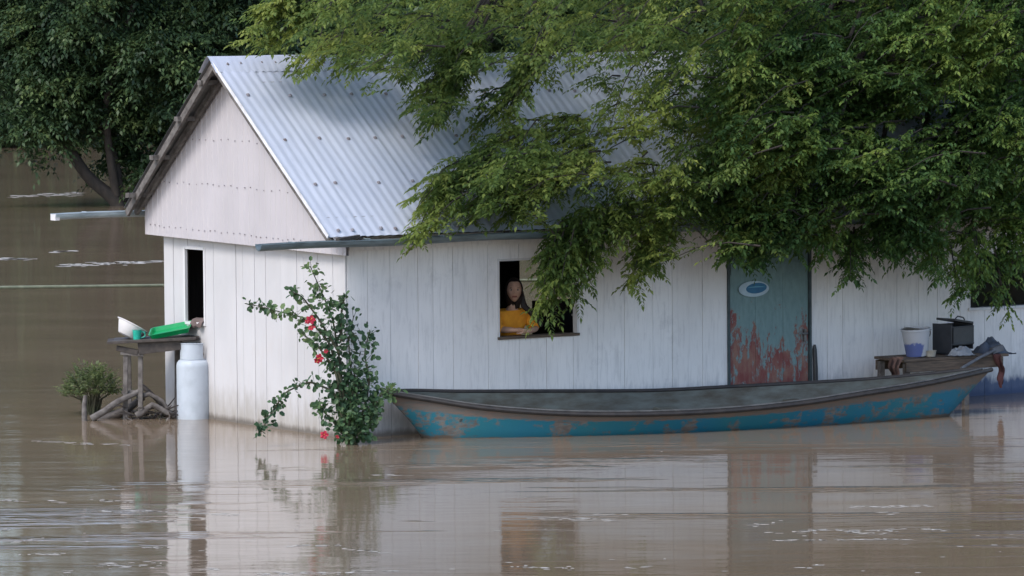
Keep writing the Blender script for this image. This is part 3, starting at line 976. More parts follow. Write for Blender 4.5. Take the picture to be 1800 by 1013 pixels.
tipsA, dirsA = tree_tips(POLY_A, 430, rngA, (8.2, 5.4), lay)
hA = hang(HA, rngA); lensA = [None] * len(tipsA) + hA[2]; tipsA = tipsA + hA[0]; dirsA = dirsA + hA[1]
big_tree((7.2, 5.3, 0), (6.6, 4.9, 4.2), tipsA, dirsA, 'large feathery tree behind the house reaching left over the roof ridge and the front window', rngA,
         [((6.2, 2.4, 6.2), (2.6, 3.0, 1.4), 120)], lens=lensA, lm=M_LEAFY)
tipsB, dirsB = tree_tips(POLY_B, 560, rngA, (11.5, 4.5), lay)
deepB = [(1380, 40), (1380, 420), (1500, 440), (1820, 460), (1820, 20)]
tD, dD = tree_tips(deepB, 260, rngA, (11.5, 4.5), lambda r: r.beta(2.5, 1.0))
tipsB += tD; dirsB += dD
hB = hang(HB, rngA); lensB = [None] * len(tipsB) + hB[2]; tipsB = tipsB + hB[0]; dirsB = dirsB + hB[1]
big_tree((11.2, 5.2, 0), (10.9, 4.4, 4.0), tipsB, dirsB, 'dense green tree at the right edge hanging low over the door and far window', rngA,
         [((8.8, 1.4, 6.0), (3.2, 3.0, 1.5), 420), ((10.6, -.2, 3.8), (1.4, 1.0, 1.2), 60)], lens=lensB)

# ------------------------------------------------------------------ background trees
def far_tree(base, dist_scale, trunk_paths, blobs, label, rng, leafL=.145, leafW=.07, mat=M_LEAFB, nsp=19, droop=.3, length=1.3, kind='river_tree'):
    root = empty(kind, base, label, 'tree', 'trees standing in the flood behind the house')
    for i, (pts, r0, r1) in enumerate(trunk_paths):
        mb = MB(); P_ = []
        for a, b in zip(pts, pts[1:]):
            for k in range(4): P_.append(V(a).lerp(V(b), k / 4))
        P_.append(V(pts[-1]))
        for _ in range(2): P_ = [P_[0]] + [(P_[j - 1] + P_[j] * 2 + P_[j + 1]) / 4 for j in range(1, len(P_) - 1)] + [P_[-1]]
        mb.tube(P_, [r0 + (r1 - r0) * k / len(P_) for k in range(len(P_))], 10)
        mb.build('trunk' if i == 0 else 'limb', M_BARK, root, True)
    T = []; D_ = []
    for (c, r_, n_) in blobs:
        for k in range(n_):
            u = unit(rng.normal(0, 1, 3)) * rng.uniform(.25, 1) ** .45
            p = np.array(c) + u * np.array(r_)
            T.append(p); o_ = u * np.array([1, 1, .3]) + rng.normal(0, .25, 3); D_.append(unit(o_ + np.array([0, 0, -.15])))
    vs, axes = boughs(T, D_, rng, length, nsp, .55, leafL, leafW, 4, droop)
    finish_leaves('crown', vs, mat, root)
    return root
rngC = np.random.default_rng(5)
D1 = 94.0
B1 = PD(212, 352, D1); B1.z = 0
def Q(px, py, dd=0, D=D1): return PD(px, py, D + dd)
blobs = []
def blob(px, py, rpx, rpy, dd, n, D=D1, rd=None):
    c = Q(px, py, dd, D); s = D / FPX
    blobs.append((tuple(c), (rpx * s, (rd or rpx * s * 1.0), rpy * s), n))
for a in ((90, 150, 130, 90, 0, 80), (60, 235, 90, 45, -.4, 45), (300, 130, 140, 80, -.6, 90), (200, 215, 120, 55, .6, 60), (390, 190, 90, 90, .2, 60), (160, 40, 190, 90, 0, 100), (420, 40, 130, 80, .4, 60),
          (330, 260, 70, 50, .6, 34), (20, 60, 120, 110, .8, 60), (225, 300, 60, 28, .8, 12), (380, 330, 60, 40, 1.0, 24), (260, 345, 40, 14, .3, 8), (200, -150, 300, 150, 0, 160), (200, -420, 260, 200, 0, 120)):
    blob(*a)
far_tree(B1, 1, [([B1 + V((0, 0, -.5)), B1 + V((0, 0, .05)), Q(150, 310), Q(105, 230), Q(80, 150), Q(70, 40)], .17, .06),
                 ([B1 + V((0, 0, -.1)), Q(205, 290, .2), Q(175, 210, .2), Q(130, 170), Q(110, 140)], .12, .05),
                 ([Q(205, 345), Q(190, 260, -.2), Q(185, 170, -.3), Q(220, 60), Q(260, -80)], .10, .05),
                 ([Q(215, 352), Q(250, 310, .3), Q(330, 230, .2), Q(380, 120, 0)], .10, .04)],
         blobs, 'dark leafy tree with low forking trunks left of the roof, nearest of the far trees', rngC)
def backtree(px, D, lab, spread=1.0, top=-1000, bottom=180, n=1, leaf=.4):
    global blobs
    blobs = []
    b = PD(px, 506.5 + 7600 * (-.0 + (CPOS.z / D) - .0597), D); b.z = 0
    H = 24 * spread
    for k in range(20):
        z = rngC.uniform(.8, H - 1) if k % 3 else rngC.uniform(.6, 5); wdt = 5.5 * (1 - .55 * (z / H) ** 2)
        c = b + V((rngC.uniform(-1, 1) * wdt * .7, rngC.uniform(-1, 1) * wdt * .6, z))
        blobs.append((tuple(c), (3.4, 3.4, 2.4), 30))
    far_tree(b, 1, [([b + V((0, 0, -.5)), b + V((.2, 0, 3)), b + V((.1, .2, 8)), b + V((-.2, 0, H * .8))], .35, .1)],
             blobs, lab, rngC, leaf, leaf * .5, M_LEAFB, 9, .3, 2.4)
backtree(-330, 150, 'tall dark tree beyond the left edge of the picture')
backtree(40, 146, 'tall dark tree filling the top left corner behind the forked tree')
backtree(420, 152, 'tall dark tree directly behind the roof peak')
backtree(830, 148, 'tall dark tree far behind the middle of the roof')
backtree(1270, 150, 'tall dark tree far behind the shade tree')
backtree(1700, 147, 'tall dark tree far behind the right end of the roof')

# a wooded far bank closes the view behind the river
O = []; D_ = []
for k in range(9000):
    px = rngC.uniform(-1400, 3200); z_ = rngC.uniform(0, 1) ** .8 * 34
    p = PD(px, 100, 300 + rngC.uniform(0, 30)); p.z = z_
    if z_ > 26 + 7 * noise.noise(V((px * .006, 0, 0))): continue
    O.append(np.array(p)); D_.append(unit(np.array([-.55, -.83, .2]) + rngC.normal(0, .6, 3)))
vs = sprays(np.array(O), np.array(D_), rngC.uniform(1.5, 3, len(O)), rngC, 3, 1.6, .9, .4)
fw_ = finish_leaves('far_wood', vs, M_LEAFB, None)
tag(fw_, 'far dark wood along the opposite river bank', 'wood', kind='stuff')
bkm = MB()
for k in range(60):
    q = PD(-1600 + k * 85, 100, 335); q.z = 13; bkm.ellipsoid(q, (14, 14, 17), 6, 0, None, .4)
bank = bkm.build('far_hill', simple('dark_green_hill', (.02, .045, .025), (.03, .06, .03), .9, 0, .4)); tag(bank, kind='structure')

# ------------------------------------------------------------------ small bush on the left
bb = S(163, 730, .5); bb.z = 0
bush = empty('water_bush', bb, 'small round yellow-green bush poking out of the water left of the wash stand', 'bush')
rngB = np.random.default_rng(3)
O = []; D_ = []
mb = MB()
for k in range(300):
    u = unit(rngB.normal(0, 1, 3)); u[2] = abs(u[2]) * 1.0 - .1
    c = S(160, 692, .5)
    p = np.array(c) + u * np.array([.25, .22, .25]) * rngB.uniform(.2, 1) ** .5
    O.append(p); D_.append(unit(u + np.array([0, 0, .6])))
    if k % 6 == 0: mb.tube([bb + V((rngB.normal(0, .03), rngB.normal(0, .03), -.1)), (bb + V(p)) / 2 + V((0, 0, .05)), V(p)], [.008, .006, .003], 5)
vs = sprays(np.array(O), np.array(D_), rngB.uniform(.07, .15, len(O)), rngB, 4, .045, .022, .2)
finish_leaves('foliage', vs, M_LEAFW, bush); mb.build('stem', M_STEM, bush)

# ------------------------------------------------------------------ flowering shrub at the corner
hb = V((-.27, -.42, 0)); dH = depth(hb)
def Hh(px, py, dd=0): return PD(px, py, dH + dd)
shr = empty('flowering_shrub', hb, 'straggly green shrub with red flowers growing at the front corner of the house', 'shrub')
rngH = np.random.default_rng(9)
stems = [  # px polyline, depth offsets, density, spread px
    ([(612, 790), (606, 720), (598, 640), (585, 560), (566, 515), (545, 468)], (0, .0), 130, 20),
    ([(610, 740), (600, 670), (578, 600), (540, 560), (490, 548), (437, 534)], (-.05, -.2), 120, 15),
    ([(608, 760), (590, 690), (545, 670), (500, 690), (475, 730), (455, 764)], (-.1, -.3), 105, 14),
    ([(614, 780), (620, 720), (618, 660), (612, 600), (622, 555)], (0, .1), 120, 24),
    ([(616, 780), (640, 720), (650, 670), (640, 620), (650, 580)], (0, .15), 95, 20),
    ([(618, 770), (650, 720), (672, 690), (700, 688)], (0, .1), 70, 18),
    ([(610, 770), (585, 740), (565, 720), (560, 700)], (-.1, -.2), 60, 18),
    ([(606, 740), (590, 650), (560, 610), (530, 585)], (-.1, -.1), 80, 16),
    ([(614, 785), (612, 750), (618, 700), (625, 650)], (-.1, 0), 260, 30),
    ([(622, 785), (640, 760), (655, 730), (662, 705)], (0, 0), 120, 18),
    ([(596, 620), (560, 560), (530, 520), (510, 512)], (-.1, -.2), 34, 14),
    ([(600, 600), (600, 550), (606, 520)], (0, 0), 40, 14)]
mbst = MB(); base_ = []; dirs_ = []; nrm_ = []; sz = []
for pts, dd, n_, sp in stems:
    P_ = []
    for i in range(len(pts) - 1):
        for k in range(6):
            s = (i + k / 6) / (len(pts) - 1)
            x = pts[i][0] + (pts[i + 1][0] - pts[i][0]) * k / 6; y = pts[i][1] + (pts[i + 1][1] - pts[i][1]) * k / 6
            P_.append(Hh(x, y, dd[0] + (dd[1] - dd[0]) * s))
    P_.append(Hh(*pts[-1], dd[1]))
    for _ in range(2): P_ = [P_[0]] + [(P_[j - 1] + P_[j] * 2 + P_[j + 1]) / 4 for j in range(1, len(P_) - 1)] + [P_[-1]]
    mbst.tube(P_, [.014 * (1 - .75 * i / len(P_)) for i in range(len(P_))], 6)
    for k in range(int(n_ * 1.7)):
        s = rngH.uniform(.05, 1); i = min(int(s * (len(P_) - 1)), len(P_) - 2)
        p = P_[i].lerp(P_[i + 1], s * (len(P_) - 1) - i)
        r_ = sp / 190 * (1.2 - .4 * s)
        o_ = rngH.normal(0, 1, 3); o_ = unit(o_) * r_ * rngH.uniform(.2, 1)
        q = np.array(p) + o_
        if q[2] < .03: continue
        if q[0] > -.05 and q[1] > -.06: q[1] = -.08
        base_.append(q); dirs_.append(unit(o_ / (r_ + 1e-6) + np.array([0, 0, -.2]) + rngH.normal(0, .4, 3)))
        nrm_.append(unit(np.array([-.35, -.5, .6]) + rngH.normal(0, .55, 3))); sz.append(rngH.uniform(.035, .068))
        if k % 3 == 0: mbst.tube([p, V(q)], .0022, 4, cap=False)
base_ = np.array(base_); dirs_ = np.array(dirs_); nrm_ = np.array(nrm_); sz = np.array(sz)
# rounded leaves: two quads each sharing the midrib
def round_leaves(b, d, n, L):
    s = unit(np.cross(d, n)); n2 = np.cross(s, d); L = L[:, None]; W = L * .82
    v = []
    for sg in (1, -1):
        v.append(np.stack([b, b + d * L * .25 + s * sg * W * .42 + n2 * W * .1, b + d * L * .72 + s * sg * W * .40 + n2 * W * .1, b + d * L], axis=1).reshape(-1, 3))
    return v
finish_leaves('foliage', round_leaves(base_, dirs_, nrm_, sz), M_LEAFS, shr)
mbst.build('stem', M_STEM, shr, True)
M_RED = simple('red_petal', (.40, .015, .04), (.28, .01, .03), .6)
M_YEL = simple('yellow_stamen', (.7, .5, .05), None, .6)
def flower(p, face, size):
    fm = MB(); face = V(face).normalized(); q = face.to_track_quat('Z', 'Y').to_matrix()
    for k in range(5):
        a = 2 * math.pi * k / 5
        ca = q @ V((math.cos(a), math.sin(a), 0)); cb = q @ V((-math.sin(a), math.cos(a), 0))
        P_ = []
        for i in range(5):
            s = i / 4; wv = size * .42 * math.sin(math.pi * (.12 + .72 * s)) ; lift = size * (.75 * s - .55 * s * s)
            P_.append([V(p) + ca * size * s + face * (lift + .08 * size * math.cos(j * 3 + k)) + cb * wv * (j - 1) for j in range(3)])
        fm.grid(P_)
    fo = fm.build('flower', M_RED, shr, True)
    sm = MB(); sm.tube([V(p), V(p) + face * size * 1.1], [size * .06, size * .03], 6); sm.ellipsoid(V(p) + face * size * 1.1, (size * .09,) * 3, 4)
    sm.build('stamen', M_YEL, fo, True)
fc = (-.52, -.8, .1)
for (px, py, dd, s_) in ((546, 563, -.3, .062), (548, 577, -.3, .05), (563, 629, -.3, .058), (558, 634, -.3, .045), (570, 765, -.3, .055), (593, 768, -.2, .026), (573, 618, -.2, .03), (540, 566, -.25, .035)):
    flower(Hh(px, py, dd), V(fc) + V((rngH.normal(0, .5), 0, rngH.normal(0, .5))), s_ * .72)

# ------------------------------------------------------------------ canoe
t = NT('old_boat_paint')
u = t.attr('bu'); v_ = t.attr('bv')
f1 = t.noise(3.4, (1, 1, .8), 6, .72); f2 = t.noise(16, (.5, .5, 2), 5, .65); f3 = t.noise(1.5, (1, 1, 1), 3, .5)
blue = t.mix(t.ramp(f3, .35, .65), (.008, .135, .225), (.015, .14, .185))
gray = t.mix(t.ramp(f2, .4, .65), (.17, .155, .14), (.10, .09, .085))
rustc = t.mix(t.ramp(f2, .35, .6), (.16, .115, .095), (.12, .11, .10))
wear = t.ramp(t.math('ADD', f1, t.math('MULTIPLY', f2, .3)),   .665, .74)
c = t.mix(wear, blue, gray)
vn = t.math('ADD', v_, t.math('MULTIPLY', t.math('SUBTRACT', f2, .5), .28))
c = t.mix(t.ramp(vn, .32, .25), c, rustc)
c = t.mix(t.math('MULTIPLY', t.ramp(vn, .86, .93), .85), c, (.11, .075, .05))
M_BOAT = t.out(c, .55, 0, .4)
M_BOATIN = simple('boat_inside_grey_green', (.085, .10, .095), (.045, .042, .034), .75, 0, 5, (.7, 1, 2.5), .2)
M_BLACK = simple('black_rubbing_rail', (.018, .017, .018), (.035, .03, .028), .6, 0, 10)
ST = [  # near gunwale point, far gunwale point (from measured stations)
    ((.22, -.30, .425), (.22, -.28, .43)),
    ((.55, -.50, .36), (.58, -.17, .415)),
    ((1.0, -.80, .275), (1.05, -.20, .385)),
    ((1.6, -1.12, .215), (1.6, -.25, .36)),
    ((2.3, -1.42, .19), (2.3, -.32, .33)),
    ((3.1, -1.62, .19), (3.1, -.50, .305)),
    ((3.9, -1.75, .225), (3.9, -.66, .31)),
    ((4.6, -1.80, .28), (4.6, -.84, .32)),
    ((5.3, -1.80, .33), (5.3, -1.02, .335)),
    ((5.9, -1.74, .385), (5.9, -1.22, .37)),
    ((6.35, -1.60, .415), (6.38, -1.40, .41))]
def cr(a, b, c_, d, s):
    return tuple(.5 * ((2 * b[i]) + (-a[i] + c_[i]) * s + (2 * a[i] - 5 * b[i] + 4 * c_[i] - d[i]) * s * s + (-a[i] + 3 * b[i] - 3 * c_[i] + d[i]) * s ** 3) for i in range(3))
near = []; far_ = []
for i in range(len(ST) - 1):
    for k in range(8):
        s = k / 8
        g4 = [ST[max(0, i - 1)], ST[i], ST[i + 1], ST[min(len(ST) - 1, i + 2)]]
        near.append(V(cr(*[q[0] for q in g4], s))); far_.append(V(cr(*[q[1] for q in g4], s)))
near.append(V(ST[-1][0])); far_.append(V(ST[-1][1]))
NB = len(near)
boat = empty('canoe', (3.3, -1.05, 0), 'long narrow blue wooden canoe with worn paint moored along the front wall', 'canoe')
def section(i, ins):
    a, b = near[i], far_[i]
    s = i / (NB - 1)
    endf = min(1, min(s, 1 - s) / .16); endf = endf ** .6
    zk = (-.13 - .0 * s) * endf + (1 - endf) * (min(a.z, b.z) - .07)
    mid = (a + b) / 2
    ax = V((5.9, -1.2, 0)).normalized()
    push = (1 - endf)  # stems rake inwards underneath
    dirr = 1 if s < .5 else -1
    out = []
    n = 9
    for k in range(n):
        q = k / (n - 1)           # 0 near gunwale .. 1 far gunwale
        w_ = abs(q * 2 - 1)
        top = a if q < .5 else b
        sh = w_ ** .55 * .98 if w_ > 0 else 0
        p = mid + (top - mid) * (sh if w_ < 1 else 1)
        zz = zk + (top.z - zk) * (w_ ** 2.1)
        p = V((p.x, p.y, zz))
        p += ax * dirr * (1 - w_) * .10 * push * 0
        if ins:
            p = mid.lerp(p, 1 - .05 / max(.06, (a - b).length / 2 + .05)) if True else p
            p = V((p.x, p.y, zz + .035 * (1 - w_)))
        out.append(p)
    return out
mb = MB()
OUT = [section(i, False) for i in range(NB)]
# rake of bow and stern: pull lower points inboard
axd = V((5.9, -1.3, 0)).normalized()
for i in range(NB):
    for k, p in enumerate(OUT[i]):
        s = i / (NB - 1)
        topz = near[i].z if k < 5 else far_[i].z
        drop = max(0, topz - p.z)
        f = max(0, 1 - min(s, 1 - s) / .12)
        OUT[i][k] = p + axd * (1 if s < .5 else -1) * drop * f * .9
mb.grid(OUT)
hull = mb.build('hull', M_BOAT, boat, True)
for nm, fn in (('bu', lambda i, k: i / (NB - 1)), ('bv', lambda i, k: None)):
    at = hull.data.attributes.new(nm, 'FLOAT', 'POINT')
    vals = []
    for i in range(NB):
        for k in range(9):
            if nm == 'bu': vals.append(i / (NB - 1))
            else:
                p = OUT[i][k]; tz = near[i].z if k < 5 else far_[i].z
                vals.append(min(1, max(0, (tz - p.z) / max(.05, tz + .0))))
    at.data.foreach_set('value', vals)
mb = MB()
IN = [[p.lerp((near[i] + far_[i]) / 2 + V((0, 0, -.12)), .07) + V((0, 0, .012)) for p in OUT[i]] for i in range(1, NB - 1)]
mb.grid([r_[::-1] for r_ in IN])
mb.build('inner_planking', M_BOATIN, boat, True)
for side_ in (near, far_):
    mb = MB()
    o_ = V((0, -.012, 0)) if side_ is near else V((0, .012, 0))
    P1 = [p + o_ + V((0, 0, .008)) for p in side_]
    mb.tube(P1, [.022] * NB, 8)
    mb.build('gunwale_rail', M_BLACK, boat, True)
mb = MB()
off = [p + V((0, .02 if i else 0, .034)) for i, p in enumerate(near)]
mb.tube(off[3:-3], .011, 6); mb.build('gunwale_strip', simple('pale_rail', (.10, .10, .10), (.05, .05, .05), .6), boat, True)
for i in (14, 27, 40, 54, 66):
    a, b = near[i], far_[i]
    mb = MB(); dz = V((0, 0, -.13)); mb.bar(a.lerp(b, .1) + dz, a.lerp(b, .9) + dz, .16 if i != 66 else .26, .024); mb.build('thwart', M_BOATIN, boat, bevel=.004)
for i in range(6, 76, 7):
    mb = MB(); q = [p + V((0, 0, .012)) for p in IN[min(i, len(IN) - 1)]][1:-1]; mb.tube(q, .014, 6); mb.build('rib', M_BOATIN, boat, True)
mb = MB(); mb.tube([near[0] + V((-.02, 0, .03)), near[0] + V((.05, .02, .0)), OUT[0][4] + V((.05, 0, -.02))], [.03, .03, .024], 8); mb.build('stem_post', M_BOATIN, boat, True)

# ------------------------------------------------------------------ bench table behind the stern with things on it
bt = empty('plank_table', (6.6, -.5, 0), 'low brown plank table against the wall behind the canoe stern', 'table')
mb = MB()
ztb = .475
for k in range(3): mb.box((6.6 + .01 * k, -.70 + .17 * k, ztb + .003 * k), (1.34, .16, .026))
mb.build('tabletop', M_WOODB, bt, bevel=.004)
mb = MB(); mb.box((6.58, -.765, ztb - .065), (1.24, .024, .10)); mb.box((6.58, -.30, ztb - .065), (1.24, .024, .10)); mb.build('apron', M_WOODB, bt, bevel=.003)
for x in (6.0, 6.75):
    for y in (-.73, -.33):
        mb = MB(); mb.box((x, y, .02), (.06, .05, .86)); mb.build('leg', M_WOODG, bt, bevel=.004)
zt2 = ztb + .02
bk = on(1612, 620, 1, -.55)
bucket = empty('bucket', (bk.x, -.55, zt2), 'white plastic bucket with a blue print standing on the plank table', 'bucket')
mb = MB(); tb = Matrix.Rotation(math.radians(-4), 3, 'Y')
c0 = V((bk.x, -.55, zt2 + .005))
mb.lathe([(0, 0), (.105, 0), (.108, .01), (.142, .25), (.150, .252), (.150, .272), (.140, .272), (.103, .012), (0, .012)], c0, 36, 0, tb)
M_BUCK = NT('bucket_plastic')
xyz = M_BUCK.z()
fb = M_BUCK.noise(9, (1, 1, 1), 3, .6)
m1 = M_BUCK.ramp(M_BUCK.math('ADD', xyz[2], M_BUCK.math('MULTIPLY', fb, .16)), zt2 + .21, zt2 + .19)
m2 = M_BUCK.ramp(M_BUCK.math('ADD', xyz[0], M_BUCK.math('MULTIPLY', fb, .1)), bk.x + .05, bk.x + .03)
cbk = M_BUCK.mix(M_BUCK.math('MULTIPLY', m1, m2), (.42, .43, .46), (.10, .13, .30))
M_BUCK = M_BUCK.out(cbk, .45)
mb.build('body', M_BUCK, bucket, True)
mb = MB(); mb.tube([c0 + V((.15 * math.cos(a), -.15 * math.sin(a) * .5 - .01, .262 - .10 * math.sin(a))) for a in np.linspace(0, math.pi, 14)], .004, 6)
mb.build('handle', M_BLACK, bucket, True)
mb = MB(); mb.lathe([(0, 0), (.14, 0), (.14, -.006), (0, -.006)], c0 + V((.01, 0, .274)), 30, 0, Matrix.Rotation(math.radians(7), 3, 'Y'))
mb.build('lid', simple('grey_lid', (.10, .11, .12), (.2, .2, .21), .5), bucket)
tub = on(1636, 626, 1, -.66)
mb = MB(); mb.lathe([(0, 0), (.045, 0), (.055, .055), (.06, .06), (.052, .06), (.042, .008), (0, .008)], (tub.x, -.66, zt2), 24)
tag(mb.build('small_tub', simple('cream_plastic', (.42, .39, .33), (.3, .28, .24), .5), None, True, loc=(tub.x, -.66, zt2)), 'small cream tub between the bucket and the black crate', 'tub')
# black crate standing on edge
kc = on(1675, 600, 1, -.5)
crate = empty('black_crate', (kc.x, -.5, zt2), 'black plastic crate with a loose lid on the plank table right of the bucket', 'crate')
M_CR = simple('black_crate_plastic', (.022, .025, .032), (.035, .038, .045), .45)
mb = MB(); R_ = Matrix.Rotation(math.radians(8), 3, 'Z')
cc = V((kc.x, -.5, zt2 + .155))
def CB(c_, s_, mbx): mbx.box(cc + R_ @ V(c_), s_, R_)
CB((0, 0, -.145), (.32, .26, .012), mb); CB((-.154, 0, 0), (.012, .26, .30), mb); CB((.154, 0, .02), (.012, .26, .26), mb); CB((0, .124, 0), (.32, .012, .28), mb)
CB((.02, -.124, .03), (.30, .012, .19), mb)
for zz in (-.05, .12): CB((0, -.133, zz), (.33, .008, .014), mb)
mb.build('body', M_CR, crate, bevel=.004)
mb = MB(); RL = R_ @ Matrix.Rotation(math.radians(9), 3, 'Y')
mb.box(cc + V((.01, -.02, .175)), (.27, .26, .022), RL); mb.tube([cc + V((-.05, -.1, .2)), cc + V((-.02, -.1, .225)), cc + V((.05, -.1, .21)), cc + V((.07, -.1, .185))], .008, 6)
mb.build('lid', M_CR, crate, bevel=.004)
def cloth(name, c_, r_, mat, label, seed, hang=0, cat='cloth'):
    mb = MB(); P_ = []
    for i in range(19):
        rw = []
        for j in range(19):
            u, v2 = i / 18 * 2 - 1, j / 18 * 2 - 1
            rr_ = math.hypot(u, v2)
            h_ = max(0, 1 - rr_ ** 2) * r_[2] * (1 + .7 * noise.noise(V((u * 2.3 + seed, v2 * 2.3, 0)))) + .02 * noise.noise(V((u * 6 + seed, v2 * 6, 1)))
            q = V(c_) + V((u * r_[0], v2 * r_[1], max(.004, h_)))
            if hang and v2 < -.5: q.z -= (-.5 - v2) * 2 * hang * (1 + .2 * math.sin(u * 9)); q.y = c_[1] + r_[1] * (-.5 - .12 * (1 + math.sin(u * 9)))
            rw.append(q)
        P_.append(rw)
    mb.grid(P_); mb.grid([[p - V((0, 0, .006)) for p in rw][::-1] for rw in P_])
    return tag(mb.build(name, mat, None, True, loc=c_), label, cat)
gc = on(1680, 618, 1, -.68)
cloth('grey_cloth', (gc.x + .03, -.72, zt2), (.15, .08, .08), simple('pale_grey_cloth', (.26, .27, .29), (.17, .18, .2), .9), 'pale grey crumpled cloth lying at the foot of the black crate', 2)
cloth('blue_tarp', (7.22, -.55, zt2 - .02), (.2, .17, .13), simple('blue_grey_tarp', (.07, .085, .12), (.04, .05, .07), .7), 'bunched blue-grey tarp on the right end of the plank table', 5, cat='tarp')
M_MAR = simple('maroon_rag', (.10, .04, .04), (.05, .025, .028), .95)
M_BRR = simple('brown_rag', (.15, .09, .07), (.07, .04, .035), .95)
def hangrag(name, x, y, ztop, L, wd, mat, label, seed, lean=0):
    mb = MB(); P_ = []
    for i in range(15):
        s = i / 14; rw = []
        for j in range(11):
            u = j / 10 * 2 - 1
            ww = wd * (.8 + .3 * math.sin(s * 3 + seed)) * (1 - .35 * s)
            rw.append(V((x + u * ww + lean * s + .02 * math.sin(s * 8 + seed), y - .03 * math.cos(u * 7 + seed) - .03 * (s > .05), ztop + .02 * math.sin(math.pi * min(1, s * 3)) - L * s * (1 + .15 * math.sin(u * 5 + seed)))))
        P_.append(rw)
    mb.grid(P_); mb.grid([[p + V((0, .012, 0)) for p in rw][::-1] for rw in P_])
    return tag(mb.build(name, mat, None, True, loc=(x, y, ztop)), label, 'rag')
rl = on(1572, 640, 1, -.80); rr2 = on(1752, 640, 1, -.80)
hangrag('hanging_rag', rl.x, -.80, zt2 + .03, .24, .075, M_BRR, 'brown rag hanging over the left corner of the plank table', 1.3, -.03)
hangrag('hanging_rag', rr2.x, -.80, zt2 + .0, .30, .055, M_MAR, 'maroon rag hanging from the right end of the plank table above the canoe stern', 3.1, .05)
mb = MB(); a = on(1690, 648, 1, -.9); b = on(1752, 614, 1, -.75)
mb.tube([a, a.lerp(b, .5) + V((0, 0, .01)), b], [.018, .016, .02], 10); mb.box(b, (.14, .05, .06), Matrix.Rotation(-.2, 3, 'Y'))
tag(mb.build('oar', simple('grey_oar', (.13, .14, .16), (.07, .07, .08), .6), None, True, loc=a), 'short grey pole with a dark block at its tip propped above the canoe stern', 'pole')

# ------------------------------------------------------------------ person at the window
M_SKIN = NT('skin'); sk = M_SKIN.noise(14, (1, 1, 1), 3, .5)
cS = M_SKIN.mix(M_SKIN.ramp(sk, .35, .65), (.55, .34, .25), (.48, .28, .20)); M_SKIN.b.inputs['Subsurface Weight'].default_value = .08
M_SKIN.b.inputs['Subsurface Radius'].default_value = (.02, .01, .005)
M_SKIN = M_SKIN.out(cS, .5)
M_LIP = simple('lips', (.28, .09, .08), None, .45)
M_EYE = simple('eye_white', (.34, .29, .27), None, .3)
M_IRIS = simple('iris', (.02, .012, .01), None, .2)
M_SHIRT = simple('yellow_shirt', (.90, .38, .03), (.76, .28, .022), .8, 0, 12, bump=.2)
M_HAIR = simple('dark_hair', (.012, .008, .008), (.022, .013, .012), .6, 0, 30, (1, 1, .15), .5)
M_SKIRT = simple('dark_skirt', (.05, .05, .08), None, .9)
HX, HY = 2.00, .23
face_dir = V((-.50, -.86, -.02)).normalized()
person = empty('person', (HX, HY + .12, -.22), 'woman with long dark hair in a yellow shirt leaning on the front window sill', 'person')

def skin_obj(name, joints, edges, radii, root, mat, sub=2):
    me = bpy.data.meshes.new(name + '_src')
    me.from_pydata([tuple(j) for j in joints], edges, [])
    o = bpy.data.objects.new(name + '_src', me); COL.objects.link(o)
    sm = o.modifiers.new('s', 'SKIN'); sm.use_smooth_shade = True
    sv = me.skin_vertices[0].data
    for i, r_ in enumerate(radii):
        sv[i].radius = (r_, r_) if not isinstance(r_, tuple) else r_
        sv[i].use_root = (i == root)
    ss_ = o.modifiers.new('u', 'SUBSURF'); ss_.levels = sub; ss_.render_levels = sub
    dg = bpy.context.evaluated_depsgraph_get(); dg.update()
    m2 = bpy.data.meshes.new_from_object(o.evaluated_get(dg))
    vs_ = [v.co.copy() for v in m2.vertices]; fs_ = [tuple(p.vertices) for p in m2.polygons]
    bpy.data.objects.remove(o)
    return vs_, fs_
J = []; E_ = []; Rd = []
def jn(p, r_, par=None):
    J.append(V(p)); Rd.append(r_)
    if par is not None: E_.append((par, len(J) - 1))
    return len(J) - 1
py_ = HY + .14
pel = jn((HX, py_ + .03, .58), .125)
wst = jn((HX, py_ + .02, .74), .105, pel)
chs = jn((HX, py_ - .03, .92), .115, wst)
upc = jn((HX, py_ - .08, 1.03), .095, chs)
nk = jn((HX, HY + .02, 1.11), .045, upc)
nk2 = jn((HX - .005, HY + .0, 1.19), .042, nk)
HANDS = []
def arm(sgn, sh, el, wr, fd):
    a = jn(sh, .052, upc); b = jn((V(sh) + V(el)) / 2, .042, a); c_ = jn(el, .036, b); d_ = jn((V(el) + V(wr)) / 2, .032, c_); e_ = jn(wr, .022, d_)
    f = V(fd).normalized(); s_ = V((f.y, -f.x, 0)) 
    palm = jn(V(wr) + f * .055, .024, e_)
    for q, (o2, L) in enumerate(((-.027, .062), (-.009, .070), (.009, .066), (.026, .052))):
        k1 = jn(V(wr) + f * .085 + s_ * o2, .0095, palm)
        k2 = jn(V(wr) + f * (.085 + L * .5) + s_ * o2 * 1.1 + V((0, -.0, -.004)), .0085, k1)
        jn(V(wr) + f * (.085 + L) + s_ * o2 * 1.1 + V((0, 0, -.016)), .007, k2)
    th = jn(V(wr) + f * .04 - s_ * .034 * sgn, .010, palm); jn(V(wr) + f * .075 - s_ * .050 * sgn + V((0, 0, -.006)), .008, th)
arm(1, (HX + .155, HY + .05, 1.05), (HX + .215, HY - .06, .915), (HX + .02, HY - .235, .905), (-.95, -.12, 0))
arm(-1, (HX - .155, HY + .05, 1.05), (HX - .20, HY - .05, .92), (HX - .12, HY - .20, .92), (.9, -.25, 0))
